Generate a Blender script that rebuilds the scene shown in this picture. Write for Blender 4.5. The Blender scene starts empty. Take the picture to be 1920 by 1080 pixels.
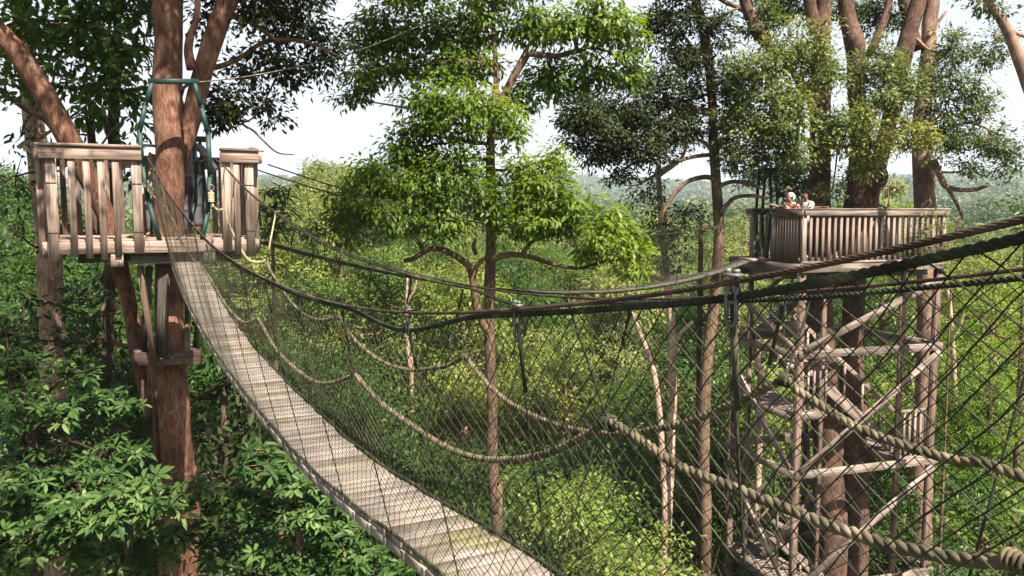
import bpy, math, random
import numpy as np
from mathutils import Vector, Matrix

C = bpy.context.scene
COL = C.collection
rnd = random.Random(7)
rng = np.random.default_rng(11)
R = math.radians

# ------------------------------------------------------------------ camera, sky, sun, exposure
FPX = 1600.0                       # focal length in pixels of a 1920 wide frame
PITCH = math.atan(150 / FPX)
cam_d = bpy.data.cameras.new('camera')
cam_d.sensor_width = 36.0
cam_d.lens = 36.0 * FPX / 1920
cam_d.clip_start = 0.05
cam_d.clip_end = 9000
cam = bpy.data.objects.new('camera', cam_d)
COL.objects.link(cam)
cam.location = (0, 0, 0)           # z = 0 is eye level, the forest floor lies far below
cam.rotation_euler = (math.pi / 2 - PITCH, 0, 0)
C.camera = cam

SUN = Vector((0.40, -0.60, 0.88)).normalized()
world = bpy.data.worlds.new('World')
C.world = world
world.use_nodes = True
wn, wl = world.node_tree.nodes, world.node_tree.links
wn.clear()
sky = wn.new('ShaderNodeTexSky'); sky.sky_type = 'NISHITA'; sky.sun_disc = False
sky.sun_elevation = math.asin(SUN.z); sky.sun_rotation = math.atan2(SUN.x, SUN.y)
sky.dust_density = 3.0; sky.air_density = 1.2
tc = wn.new('ShaderNodeTexCoord')
sep = wn.new('ShaderNodeSeparateXYZ'); wl.new(tc.outputs['Generated'], sep.inputs[0])
elev = wn.new('ShaderNodeMapRange'); elev.inputs[1].default_value = 0.28; elev.inputs[2].default_value = 0.62
elev.inputs[3].default_value = 1.0; elev.inputs[4].default_value = 0.04
wl.new(sep.outputs[2], elev.inputs[0])
mp = wn.new('ShaderNodeMapping'); mp.inputs['Scale'].default_value = (2.2, 2.2, 6.0)
wl.new(tc.outputs['Generated'], mp.inputs[0])
cn = wn.new('ShaderNodeTexNoise'); cn.inputs['Scale'].default_value = 1.3; cn.inputs['Detail'].default_value = 6
wl.new(mp.outputs[0], cn.inputs['Vector'])
cr = wn.new('ShaderNodeMapRange'); cr.inputs[1].default_value = 0.35; cr.inputs[2].default_value = 0.65
cr.inputs[3].default_value = 0.8; cr.inputs[4].default_value = 1.0
wl.new(cn.outputs['Fac'], cr.inputs[0])
fac = wn.new('ShaderNodeMath'); fac.operation = 'MULTIPLY'
wl.new(elev.outputs[0], fac.inputs[0]); wl.new(cr.outputs[0], fac.inputs[1])
mixw = wn.new('ShaderNodeMix'); mixw.data_type = 'RGBA'
mixw.inputs['B'].default_value = (5.9, 6.2, 6.6, 1)       # bright thin cloud veil low in the sky
wl.new(fac.outputs[0], mixw.inputs['Factor']); wl.new(sky.outputs[0], mixw.inputs['A'])
bg = wn.new('ShaderNodeBackground'); bg.inputs['Strength'].default_value = 0.05
wl.new(mixw.outputs['Result'], bg.inputs['Color'])
wo = wn.new('ShaderNodeOutputWorld'); wl.new(bg.outputs[0], wo.inputs['Surface'])

sd = bpy.data.lights.new('sun', 'SUN'); sd.energy = 5.0; sd.angle = R(0.5); sd.color = (1.0, 0.93, 0.80)
so = bpy.data.objects.new('sun', sd); COL.objects.link(so)
so.rotation_euler = SUN.to_track_quat('Z', 'Y').to_euler()
so.location = (20, -30, 60)

C.view_settings.view_transform = 'Standard'
C.view_settings.look = 'None'
C.view_settings.exposure = 1.78
C.view_settings.gamma = 1
C.cycles.max_bounces = 6
C.cycles.diffuse_bounces = 3
C.cycles.glossy_bounces = 2
C.cycles.transmission_bounces = 4
C.cycles.transparent_max_bounces = 4
C.cycles.sample_clamp_indirect = 6

# ------------------------------------------------------------------ photo measurement: pixel of the 1920x1080 frame -> world
cs, sn = math.cos(PITCH), math.sin(PITCH)
def ray(px, py):
    u, v = (px - 960) / FPX, (540 - py) / FPX
    return np.array([u, cs + v * sn, -sn + v * cs])
def P(px, py, Y):                  # the point seen at (px, py) that lies Y metres ahead
    r = ray(px, py)
    return r * (Y / r[1])
GROUND = -22.0

# ------------------------------------------------------------------ materials
MATS = {}
def mat(name):
    m = bpy.data.materials.new(name); m.use_nodes = True
    n, l = m.node_tree.nodes, m.node_tree.links
    n.clear()
    out = n.new('ShaderNodeOutputMaterial')
    MATS[name] = m
    return m, n, l, out
def ramp(n, stops):
    r = n.new('ShaderNodeValToRGB')
    e = r.color_ramp.elements
    while len(e) < len(stops): e.new(0.5)
    for k, (p, c) in enumerate(stops):
        e[k].position = p; e[k].color = (*c, 1)
    return r
def leaf_mat(name, cols, trans=0.35, rough=0.42, spec=0.35, objvar=0.25):
    m, n, l, out = mat(name)
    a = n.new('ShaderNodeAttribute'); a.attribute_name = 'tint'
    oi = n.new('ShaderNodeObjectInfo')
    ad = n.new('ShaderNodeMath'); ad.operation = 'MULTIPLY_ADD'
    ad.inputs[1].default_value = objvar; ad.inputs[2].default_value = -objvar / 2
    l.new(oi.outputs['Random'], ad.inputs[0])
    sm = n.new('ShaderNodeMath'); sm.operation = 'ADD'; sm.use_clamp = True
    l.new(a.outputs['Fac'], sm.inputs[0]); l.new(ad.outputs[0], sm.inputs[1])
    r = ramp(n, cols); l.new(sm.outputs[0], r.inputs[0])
    b = n.new('ShaderNodeBsdfPrincipled')
    b.inputs['Roughness'].default_value = rough
    b.inputs['Specular IOR Level'].default_value = spec
    l.new(r.outputs[0], b.inputs['Base Color'])
    hs = n.new('ShaderNodeHueSaturation'); hs.inputs['Hue'].default_value = 0.485
    hs.inputs['Saturation'].default_value = 1.1; hs.inputs['Value'].default_value = 1.5
    l.new(r.outputs[0], hs.inputs['Color'])
    t = n.new('ShaderNodeBsdfTranslucent'); l.new(hs.outputs[0], t.inputs['Color'])
    mx = n.new('ShaderNodeMixShader'); mx.inputs[0].default_value = trans
    l.new(b.outputs[0], mx.inputs[1]); l.new(t.outputs[0], mx.inputs[2])
    l.new(mx.outputs[0], out.inputs['Surface'])
    return m
def bark_mat(name, c1, c2, c3, zs=0.28, bump=0.5, spots=0.0):
    m, n, l, out = mat(name)
    t = n.new('ShaderNodeTexCoord')
    mp = n.new('ShaderNodeMapping'); mp.inputs['Scale'].default_value = (1, 1, zs); l.new(t.outputs['Object'], mp.inputs[0])
    n1 = n.new('ShaderNodeTexNoise'); n1.inputs['Scale'].default_value = 26; n1.inputs['Detail'].default_value = 9; n1.inputs['Distortion'].default_value = 0.6
    n1.inputs['Roughness'].default_value = 0.65; l.new(mp.outputs[0], n1.inputs['Vector'])
    n2 = n.new('ShaderNodeTexNoise'); n2.inputs['Scale'].default_value = 2.3; n2.inputs['Detail'].default_value = 4
    l.new(t.outputs['Object'], n2.inputs['Vector'])
    r1 = ramp(n, [(0.3, c1), (0.52, c2), (0.75, c3)]); l.new(n1.outputs['Fac'], r1.inputs[0])
    r2 = ramp(n, [(0.38, (0.55, 0.52, 0.5)), (0.62, (1.15, 1.1, 1.05))]); l.new(n2.outputs['Fac'], r2.inputs[0])
    mu = n.new('ShaderNodeMix'); mu.data_type = 'RGBA'; mu.blend_type = 'MULTIPLY'; mu.inputs['Factor'].default_value = 1
    l.new(r1.outputs[0], mu.inputs['A']); l.new(r2.outputs[0], mu.inputs['B'])
    b = n.new('ShaderNodeBsdfPrincipled'); b.inputs['Roughness'].default_value = 0.85
    b.inputs['Specular IOR Level'].default_value = 0.2
    n4 = n.new('ShaderNodeTexNoise'); n4.inputs['Scale'].default_value = 5.5; n4.inputs['Detail'].default_value = 8; n4.inputs['Roughness'].default_value = 0.7
    l.new(t.outputs['Object'], n4.inputs['Vector'])
    lr = n.new('ShaderNodeMapRange'); lr.inputs[1].default_value = 0.57; lr.inputs[2].default_value = 0.68; lr.inputs[4].default_value = 0.55; l.new(n4.outputs['Fac'], lr.inputs[0])
    lm_ = n.new('ShaderNodeMix'); lm_.data_type = 'RGBA'; lm_.inputs['B'].default_value = (0.17, 0.16, 0.115, 1)   # lichen
    l.new(lr.outputs[0], lm_.inputs['Factor']); l.new(mu.outputs['Result'], lm_.inputs['A'])
    l.new(lm_.outputs['Result'], b.inputs['Base Color'])
    bp = n.new('ShaderNodeBump'); bp.inputs['Strength'].default_value = bump; bp.inputs['Distance'].default_value = 0.045
    l.new(n1.outputs['Fac'], bp.inputs['Height']); l.new(bp.outputs[0], b.inputs['Normal'])
    l.new(b.outputs[0], out.inputs['Surface'])
    return m
def wood_mat(name, c1, c2, c3, moss=0.0):
    m, n, l, out = mat(name)
    a = n.new('ShaderNodeAttribute'); a.attribute_name = 'grain'
    mp = n.new('ShaderNodeMapping'); mp.inputs['Scale'].default_value = (1.2, 30, 30); l.new(a.outputs['Vector'], mp.inputs[0])
    n1 = n.new('ShaderNodeTexNoise'); n1.inputs['Scale'].default_value = 1.6; n1.inputs['Detail'].default_value = 6
    l.new(mp.outputs[0], n1.inputs['Vector'])
    mp2 = n.new('ShaderNodeMapping'); mp2.inputs['Scale'].default_value = (1.0, 3.0, 3.0); l.new(a.outputs['Vector'], mp2.inputs[0])
    n2 = n.new('ShaderNodeTexNoise'); n2.inputs['Scale'].default_value = 1.7; n2.inputs['Detail'].default_value = 5
    l.new(mp2.outputs[0], n2.inputs['Vector'])
    r1 = ramp(n, [(0.3, c1), (0.5, c2), (0.72, c3)]); l.new(n1.outputs['Fac'], r1.inputs[0])
    r2 = ramp(n, [(0.36, (0.52, 0.50, 0.48)), (0.5, (0.95, 0.95, 0.95)), (0.64, (1.22, 1.2, 1.17))]); l.new(n2.outputs['Fac'], r2.inputs[0])
    mu = n.new('ShaderNodeMix'); mu.data_type = 'RGBA'; mu.blend_type = 'MULTIPLY'; mu.inputs['Factor'].default_value = 1
    l.new(r1.outputs[0], mu.inputs['A']); l.new(r2.outputs[0], mu.inputs['B'])
    oi = n.new('ShaderNodeObjectInfo'); ov = n.new('ShaderNodeMapRange'); ov.inputs[3].default_value = 0.72; ov.inputs[4].default_value = 1.12
    l.new(oi.outputs['Random'], ov.inputs[0])
    mo = n.new('ShaderNodeVectorMath'); mo.operation = 'SCALE'; l.new(mu.outputs['Result'], mo.inputs[0]); l.new(ov.outputs[0], mo.inputs['Scale'])
    col = mo.outputs[0]
    if moss > 0:
        n3 = n.new('ShaderNodeTexNoise'); n3.inputs['Scale'].default_value = 2.6; n3.inputs['Detail'].default_value = 6
        t = n.new('ShaderNodeTexCoord'); l.new(t.outputs['Object'], n3.inputs['Vector'])
        r3 = n.new('ShaderNodeMapRange'); r3.inputs[1].default_value = 0.56; r3.inputs[2].default_value = 0.7
        r3.inputs[4].default_value = moss; l.new(n3.outputs['Fac'], r3.inputs[0])
        mm = n.new('ShaderNodeMix'); mm.data_type = 'RGBA'; mm.inputs['B'].default_value = (0.16, 0.15, 0.035, 1)
        l.new(r3.outputs[0], mm.inputs['Factor']); l.new(col, mm.inputs['A']); col = mm.outputs['Result']
    b = n.new('ShaderNodeBsdfPrincipled'); b.inputs['Roughness'].default_value = 0.8
    b.inputs['Specular IOR Level'].default_value = 0.2
    l.new(col, b.inputs['Base Color'])
    bp = n.new('ShaderNodeBump'); bp.inputs['Strength'].default_value = 0.35; bp.inputs['Distance'].default_value = 0.006
    l.new(n1.outputs['Fac'], bp.inputs['Height']); l.new(bp.outputs[0], b.inputs['Normal'])
    l.new(b.outputs[0], out.inputs['Surface'])
    return m
def noisy_mat(name, c1, c2, scale=8, rough=0.8, metal=0.0, spec=0.3, c3=None):
    m, n, l, out = mat(name)
    t = n.new('ShaderNodeTexCoord')
    n1 = n.new('ShaderNodeTexNoise'); n1.inputs['Scale'].default_value = scale; n1.inputs['Detail'].default_value = 6
    l.new(t.outputs['Object'], n1.inputs['Vector'])
    r1 = ramp(n, [(0.36, c1), (0.6, c2)] + ([(0.72, c3)] if c3 else [])); l.new(n1.outputs['Fac'], r1.inputs[0])
    b = n.new('ShaderNodeBsdfPrincipled'); b.inputs['Roughness'].default_value = rough
    b.inputs['Metallic'].default_value = metal; b.inputs['Specular IOR Level'].default_value = spec
    l.new(r1.outputs[0], b.inputs['Base Color'])
    bp = n.new('ShaderNodeBump'); bp.inputs['Strength'].default_value = 0.2; bp.inputs['Distance'].default_value = 0.004
    l.new(n1.outputs['Fac'], bp.inputs['Height']); l.new(bp.outputs[0], b.inputs['Normal'])
    l.new(b.outputs[0], out.inputs['Surface'])
    return m

leaf_mat('leaf_bright', [(0.0, (0.040, 0.080, 0.010)), (0.4, (0.095, 0.160, 0.018)), (0.75, (0.165, 0.225, 0.030)), (1, (0.23, 0.27, 0.05))], trans=0.5, spec=0.25)
leaf_mat('leaf_olive', [(0.0, (0.026, 0.045, 0.010)), (0.45, (0.066, 0.098, 0.024)), (0.8, (0.125, 0.158, 0.040)), (1, (0.22, 0.225, 0.055))], trans=0.35, spec=0.3)
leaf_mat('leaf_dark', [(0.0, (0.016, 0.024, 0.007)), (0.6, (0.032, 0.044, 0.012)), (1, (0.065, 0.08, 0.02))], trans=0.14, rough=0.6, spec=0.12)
leaf_mat('leaf_mid', [(0.0, (0.023, 0.054, 0.011)), (0.55, (0.060, 0.115, 0.020)), (0.9, (0.115, 0.17, 0.030)), (1, (0.17, 0.21, 0.05))], trans=0.38, spec=0.22)
leaf_mat('leaf_broad', [(0.0, (0.015, 0.036, 0.009)), (0.5, (0.038, 0.080, 0.019)), (0.85, (0.080, 0.135, 0.036)), (1, (0.125, 0.165, 0.055))], trans=0.25, rough=0.48, spec=0.2)
leaf_mat('leaf_lime', [(0.0, (0.055, 0.115, 0.008)), (0.5, (0.115, 0.20, 0.014)), (1, (0.18, 0.27, 0.03))], trans=0.45, spec=0.2)
leaf_mat('leaf_pale', [(0.0, (0.08, 0.115, 0.030)), (0.5, (0.145, 0.18, 0.050)), (1, (0.22, 0.24, 0.075))], trans=0.4, spec=0.2, objvar=0.5)
leaf_mat('leaf_forest', [(0.0, (0.022, 0.052, 0.012)), (0.35, (0.058, 0.112, 0.018)), (0.7, (0.115, 0.178, 0.032)), (1, (0.20, 0.235, 0.055))], trans=0.42, spec=0.2, objvar=0.75)
leaf_mat('leaf_yellow', [(0.0, (0.08, 0.12, 0.02)), (0.5, (0.15, 0.18, 0.025)), (1, (0.28, 0.25, 0.035))], trans=0.35, objvar=0.3)
leaf_mat('leaf_far', [(0.0, (0.035, 0.062, 0.020)), (0.5, (0.075, 0.105, 0.032)), (1, (0.12, 0.14, 0.045))], trans=0.15, objvar=0.0, spec=0.1)
bark_mat('bark_red', (0.038, 0.018, 0.013), (0.145, 0.072, 0.047), (0.25, 0.152, 0.108), zs=0.3)
bark_mat('bark_tower', (0.026, 0.014, 0.011), (0.098, 0.056, 0.041), (0.19, 0.125, 0.095), zs=0.3)
bark_mat('bark_pink', (0.20, 0.125, 0.095), (0.40, 0.275, 0.215), (0.52, 0.40, 0.33), bump=0.35)
bark_mat('bark_brown', (0.05, 0.032, 0.022), (0.125, 0.08, 0.053), (0.22, 0.15, 0.105))
bark_mat('bark_pale', (0.10, 0.06, 0.045), (0.24, 0.155, 0.115), (0.36, 0.27, 0.21), bump=0.35)
bark_mat('bark_dark', (0.025, 0.018, 0.013), (0.06, 0.04, 0.027), (0.11, 0.08, 0.055))
wood_mat('wood_weathered', (0.125, 0.082, 0.066), (0.275, 0.195, 0.162), (0.39, 0.305, 0.265))
wood_mat('wood_tower', (0.088, 0.062, 0.050), (0.205, 0.155, 0.130), (0.315, 0.262, 0.228))
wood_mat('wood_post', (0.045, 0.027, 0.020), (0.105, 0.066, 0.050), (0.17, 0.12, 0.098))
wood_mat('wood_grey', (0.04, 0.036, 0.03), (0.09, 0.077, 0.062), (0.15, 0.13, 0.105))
wood_mat('wood_deck', (0.19, 0.155, 0.13), (0.27, 0.225, 0.195), (0.34, 0.295, 0.262), moss=0.6)
noisy_mat('rope_tan', (0.036, 0.033, 0.018), (0.13, 0.102, 0.062), 24, 1.0, c3=(0.225, 0.19, 0.138))
noisy_mat('rope_cream', (0.24, 0.20, 0.12), (0.38, 0.32, 0.21), 14, 0.9)
noisy_mat('rope_dark', (0.008, 0.009, 0.006), (0.026, 0.028, 0.016), 10, 0.9, c3=(0.08, 0.08, 0.038))
noisy_mat('net_cord', (0.012, 0.012, 0.008), (0.036, 0.034, 0.017), 4, 0.85, c3=(0.10, 0.09, 0.04))
noisy_mat('rusty_cable', (0.028, 0.018, 0.014), (0.08, 0.045, 0.031), 14, 0.75, 0.15, c3=(0.14, 0.085, 0.058))
noisy_mat('galvanised', (0.06, 0.058, 0.054), (0.15, 0.145, 0.135), 30, 0.55, 0.4)
noisy_mat('bandage', (0.22, 0.17, 0.12), (0.4, 0.33, 0.25), 40, 0.9)
noisy_mat('green_paint', (0.003, 0.016, 0.013), (0.005, 0.030, 0.024), 6, 0.55, c3=(0.012, 0.048, 0.038))
noisy_mat('dark_steel', (0.012, 0.016, 0.018), (0.03, 0.036, 0.038), 8, 0.5)
noisy_mat('forest_floor', (0.02, 0.028, 0.012), (0.06, 0.075, 0.025), 0.15, 1.0, c3=(0.1, 0.09, 0.05))
noisy_mat('skin', (0.20, 0.095, 0.06), (0.28, 0.14, 0.09), 9, 0.55)
noisy_mat('skin_warm', (0.38, 0.15, 0.08), (0.48, 0.22, 0.13), 9, 0.55)
for nm, c in dict(shirt_lilac=(0.17, 0.155, 0.19), trousers_grey=(0.085, 0.085, 0.10), hair_black=(0.010, 0.008, 0.007),
                  shirt_navy=(0.02, 0.025, 0.042), cap_cream=(0.60, 0.48, 0.34), scarf_white=(0.68, 0.69, 0.62),
                  shirt_pink=(0.55, 0.42, 0.40), shirt_orange=(0.50, 0.16, 0.06), shirt_white=(0.72, 0.71, 0.68),
                  vest_dark=(0.012, 0.015, 0.03), trousers_dark=(0.03, 0.028, 0.03), shirt_blue=(0.30, 0.36, 0.42)).items():
    noisy_mat(nm, tuple(x * 0.8 for x in c), c, 14, 0.9)

# ------------------------------------------------------------------ mesh building
WL = {}
def thing(name, loc, label, cat, group=None):
    o = bpy.data.objects.new(name, None); COL.objects.link(o)
    o.location = loc; o.empty_display_size = 0.2
    WL[o.name] = np.array(loc, float)
    o['label'] = label; o['category'] = cat
    if group: o['group'] = group
    return o
def tag(o, label, cat, group=None):
    o['label'] = label; o['category'] = cat
    if group: o['group'] = group
    return o
def mesh_obj(name, V, F, mats, parent=None, attrs=None, smooth=False, loc=None):
    """F: (n,4) or (n,3) arrays (list of them) of vertex indices; V in world space"""
    V = np.asarray(V, float)
    org = np.zeros(3)
    if parent is not None: org = WL[parent.name]
    elif loc is not None: org = np.array(loc, float)
    Fs = [np.asarray(f, np.int32) for f in (F if isinstance(F, list) else [F]) if len(f)]
    me = bpy.data.meshes.new(name)
    me.vertices.add(len(V)); me.vertices.foreach_set('co', (V - org).astype(np.float32).ravel())
    nl = sum(f.size for f in Fs); nf = sum(len(f) for f in Fs)
    me.loops.add(nl); me.polygons.add(nf)
    me.loops.foreach_set('vertex_index', np.concatenate([f.ravel() for f in Fs]))
    tot = np.concatenate([np.full(len(f), f.shape[1], np.int32) for f in Fs])
    st = np.concatenate([[0], np.cumsum(tot)[:-1]]).astype(np.int32)
    me.polygons.foreach_set('loop_start', st)
    if smooth: me.polygons.foreach_set('use_smooth', np.ones(nf, bool))
    for k, a in (attrs or {}).items():
        a = np.asarray(a, np.float32)
        if a.ndim == 1: me.attributes.new(k, 'FLOAT', 'POINT').data.foreach_set('value', a)
        else: me.attributes.new(k, 'FLOAT_VECTOR', 'POINT').data.foreach_set('vector', a.ravel())
    me.update(calc_edges=True)
    me.materials.append(MATS[mats] if isinstance(mats, str) else mats)
    o = bpy.data.objects.new(name, me); COL.objects.link(o)
    if parent is not None:
        o.parent = parent; WL[o.name] = org.copy()
    else:
        o.location = org; WL[o.name] = org.copy()
    return o

def unit(v):
    v = np.asarray(v, float); return v / (np.linalg.norm(v) + 1e-12)
class MB:
    def __init__(s): s.V = []; s.Q = []; s.T = []; s.G = []; s.n = 0
    def add(s, V, Q=None, T=None, G=None):
        V = np.asarray(V, float)
        if Q is not None and len(Q): s.Q.append(np.asarray(Q, int) + s.n)
        if T is not None and len(T): s.T.append(np.asarray(T, int) + s.n)
        s.V.append(V); s.G.append(V if G is None else np.asarray(G, float)); s.n += len(V)
    def box(s, c, ax, ay, az, dx, dy, dz, ch=0.0):
        """box with axes ax (grain), ay, az; small chamfer ch on the long edges"""
        c = np.asarray(c, float); off = rng.uniform(0, 50, 3)
        ax, ay, az = map(unit, (ax, ay, az))
        if ch <= 0: prof = [(-dy/2, -dz/2), (dy/2, -dz/2), (dy/2, dz/2), (-dy/2, dz/2)]
        else:
            y, z = dy/2, dz/2
            prof = [(-y+ch, -z), (y-ch, -z), (y, -z+ch), (y, z-ch), (y-ch, z), (-y+ch, z), (-y, z-ch), (-y, -z+ch)]
        k = len(prof); V = []; G = []
        for e in (-dx/2, dx/2):
            for (a, b) in prof:
                V.append(c + ax*e + ay*a + az*b); G.append(off + np.array([e, a, b]))
        Q = [(i, (i+1) % k, (i+1) % k + k, i+k) for i in range(k)]
        if k == 4: Q += [(3, 2, 1, 0), (4, 5, 6, 7)]; T = []
        else:
            T = []
            for i in range(1, k-1): T.append((0, i+1, i)); T.append((k, k+i, k+i+1))
        s.add(V, Q, T, G)
    def beam(s, p0, p1, w, h, up=(0, 0, 1), ch=0.0):
        p0, p1 = np.asarray(p0, float), np.asarray(p1, float)
        d = p1 - p0; L = np.linalg.norm(d); d /= L
        y = np.cross(up, d)
        if np.linalg.norm(y) < 1e-6: y = np.cross((1, 0, 0), d)
        y = unit(y); z = np.cross(d, y)
        s.box((p0+p1)/2, d, y, z, L, w, h, ch)
    def tube(s, pts, rad, k=8, cap=True, jit=0.0):
        pts = np.asarray(pts, float); m = len(pts)
        rad = np.broadcast_to(np.asarray(rad, float), (m,))
        d = np.gradient(pts, axis=0); d /= np.linalg.norm(d, axis=1)[:, None] + 1e-12
        ref = np.array([0, 0, 1.0]) if abs(d[0][2]) < 0.9 else np.array([1.0, 0, 0])
        X = np.zeros_like(pts); Y = np.zeros_like(pts)
        x = unit(np.cross(ref, d[0]))
        for i in range(m):
            x = x - d[i] * np.dot(x, d[i]); x = unit(x)
            X[i] = x; Y[i] = np.cross(d[i], x)
        a = np.arange(k) * 2 * math.pi / k
        rr = rad[:, None] * (1 + (jit * rng.normal(size=(m, k)) if jit else 0))
        V = pts[:, None] + X[:, None] * (np.cos(a)[None] * rr)[..., None] + Y[:, None] * (np.sin(a)[None] * rr)[..., None]
        V = V.reshape(-1, 3)
        i = np.arange(m-1)[:, None] * k; j = np.arange(k)[None]; j2 = (j+1) % k
        Q = np.stack([i+j, i+j2, i+j2+k, i+j+k], -1).reshape(-1, 4)
        T = []
        if cap:
            for q in range(1, k-1): T.append((0, q+1, q)); T.append(((m-1)*k, (m-1)*k+q, (m-1)*k+q+1))
        s.add(V, Q, T)
    def build(s, name, mats, parent=None, smooth=False, loc=None):
        V = np.concatenate(s.V); F = []
        if s.Q: F.append(np.concatenate(s.Q))
        if s.T: F.append(np.concatenate(s.T))
        return mesh_obj(name, V, F, mats, parent, {'grain': np.concatenate(s.G)}, smooth, loc)

def spline(pts, n):
    """Catmull-Rom through rows of pts (any width), n samples per span"""
    p = np.asarray(pts, float)
    p = np.vstack([2*p[0]-p[1], p, 2*p[-1]-p[-2]])
    out = []
    for i in range(1, len(p)-2):
        t = np.linspace(0, 1, n, endpoint=False)[:, None]
        a, b, c, d = p[i-1], p[i], p[i+1], p[i+2]
        out.append(0.5*((2*b)+(c-a)*t+(2*a-5*b+4*c-d)*t**2+(3*b-a-3*c+d)*t**3))
    return np.vstack(out + [p[-2:-1]])
def resample(pts, step):
    pts = np.asarray(pts, float)
    L = np.concatenate([[0], np.cumsum(np.linalg.norm(np.diff(pts, axis=0), axis=1))])
    n = max(2, int(L[-1] / step) + 1)
    q = np.linspace(0, L[-1], n)
    return np.stack([np.interp(q, L, pts[:, k]) for k in range(pts.shape[1])], 1)
def twisted(mb, path, r, strands=3, pitch=0.07, per=9, k=6):
    """laid rope: helical strands round a path"""
    p = resample(path, pitch / per)
    d = np.gradient(p, axis=0); d /= np.linalg.norm(d, axis=1)[:, None] + 1e-12
    x = np.cross(d, (0, 0, 1.0)); x /= np.linalg.norm(x, axis=1)[:, None] + 1e-12
    y = np.cross(d, x)
    ang = np.arange(len(p)) * 2 * math.pi / per
    rs = r * (0.53 if strands == 3 else 0.36); rc = r - rs
    for q in range(strands):
        a = ang + q * 2 * math.pi / strands
        mb.tube(p + x * (np.cos(a) * rc)[:, None] + y * (np.sin(a) * rc)[:, None], rs, k)

# ------------------------------------------------------------------ leaves
def leaf_geo(Pn, D, N, L, W, kind='quad', fold=0.18, droop=0.25):
    n = len(Pn)
    D = D / (np.linalg.norm(D, axis=1)[:, None] + 1e-9)
    S = np.cross(D, N); S /= np.linalg.norm(S, axis=1)[:, None] + 1e-9
    N = np.cross(S, D)
    L = L[:, None]; W = W[:, None]
    fold = fold*rng.uniform(0.3, 1.8, n)[:, None]; droop = droop*rng.uniform(-0.2, 2.2, n)[:, None]
    if kind == 'quad':
        V = np.stack([Pn, Pn + D*L*0.45 + S*W*0.5 + N*W*fold, Pn + D*L - N*L*droop*0.3, Pn + D*L*0.45 - S*W*0.5 + N*W*fold], 1)
        F = np.arange(n)[:, None]*4 + np.arange(4)[None]
        return V.reshape(-1, 3), [F], 4
    dn = lambda t: Pn + D*L*t - N*L*droop*t*t
    V = np.stack([dn(0.0), dn(0.35), dn(0.72), dn(1.0),
                  dn(0.35) + S*W*0.42 + N*W*fold, dn(0.72) + S*W*0.46 + N*W*fold,
                  dn(0.35) - S*W*0.42 + N*W*fold, dn(0.72) - S*W*0.46 + N*W*fold], 1)
    b = np.arange(n)[:, None]*8
    T = np.concatenate([b + np.array(t)[None] for t in ((0, 4, 1), (0, 1, 6), (2, 5, 3), (2, 3, 7))])
    Q = np.concatenate([b + np.array(t)[None] for t in ((1, 4, 5, 2), (1, 2, 7, 6))])
    return V.reshape(-1, 3), [Q, T], 8
def rdir(n):
    v = rng.normal(size=(n, 3)); return v / np.linalg.norm(v, axis=1)[:, None]
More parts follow.
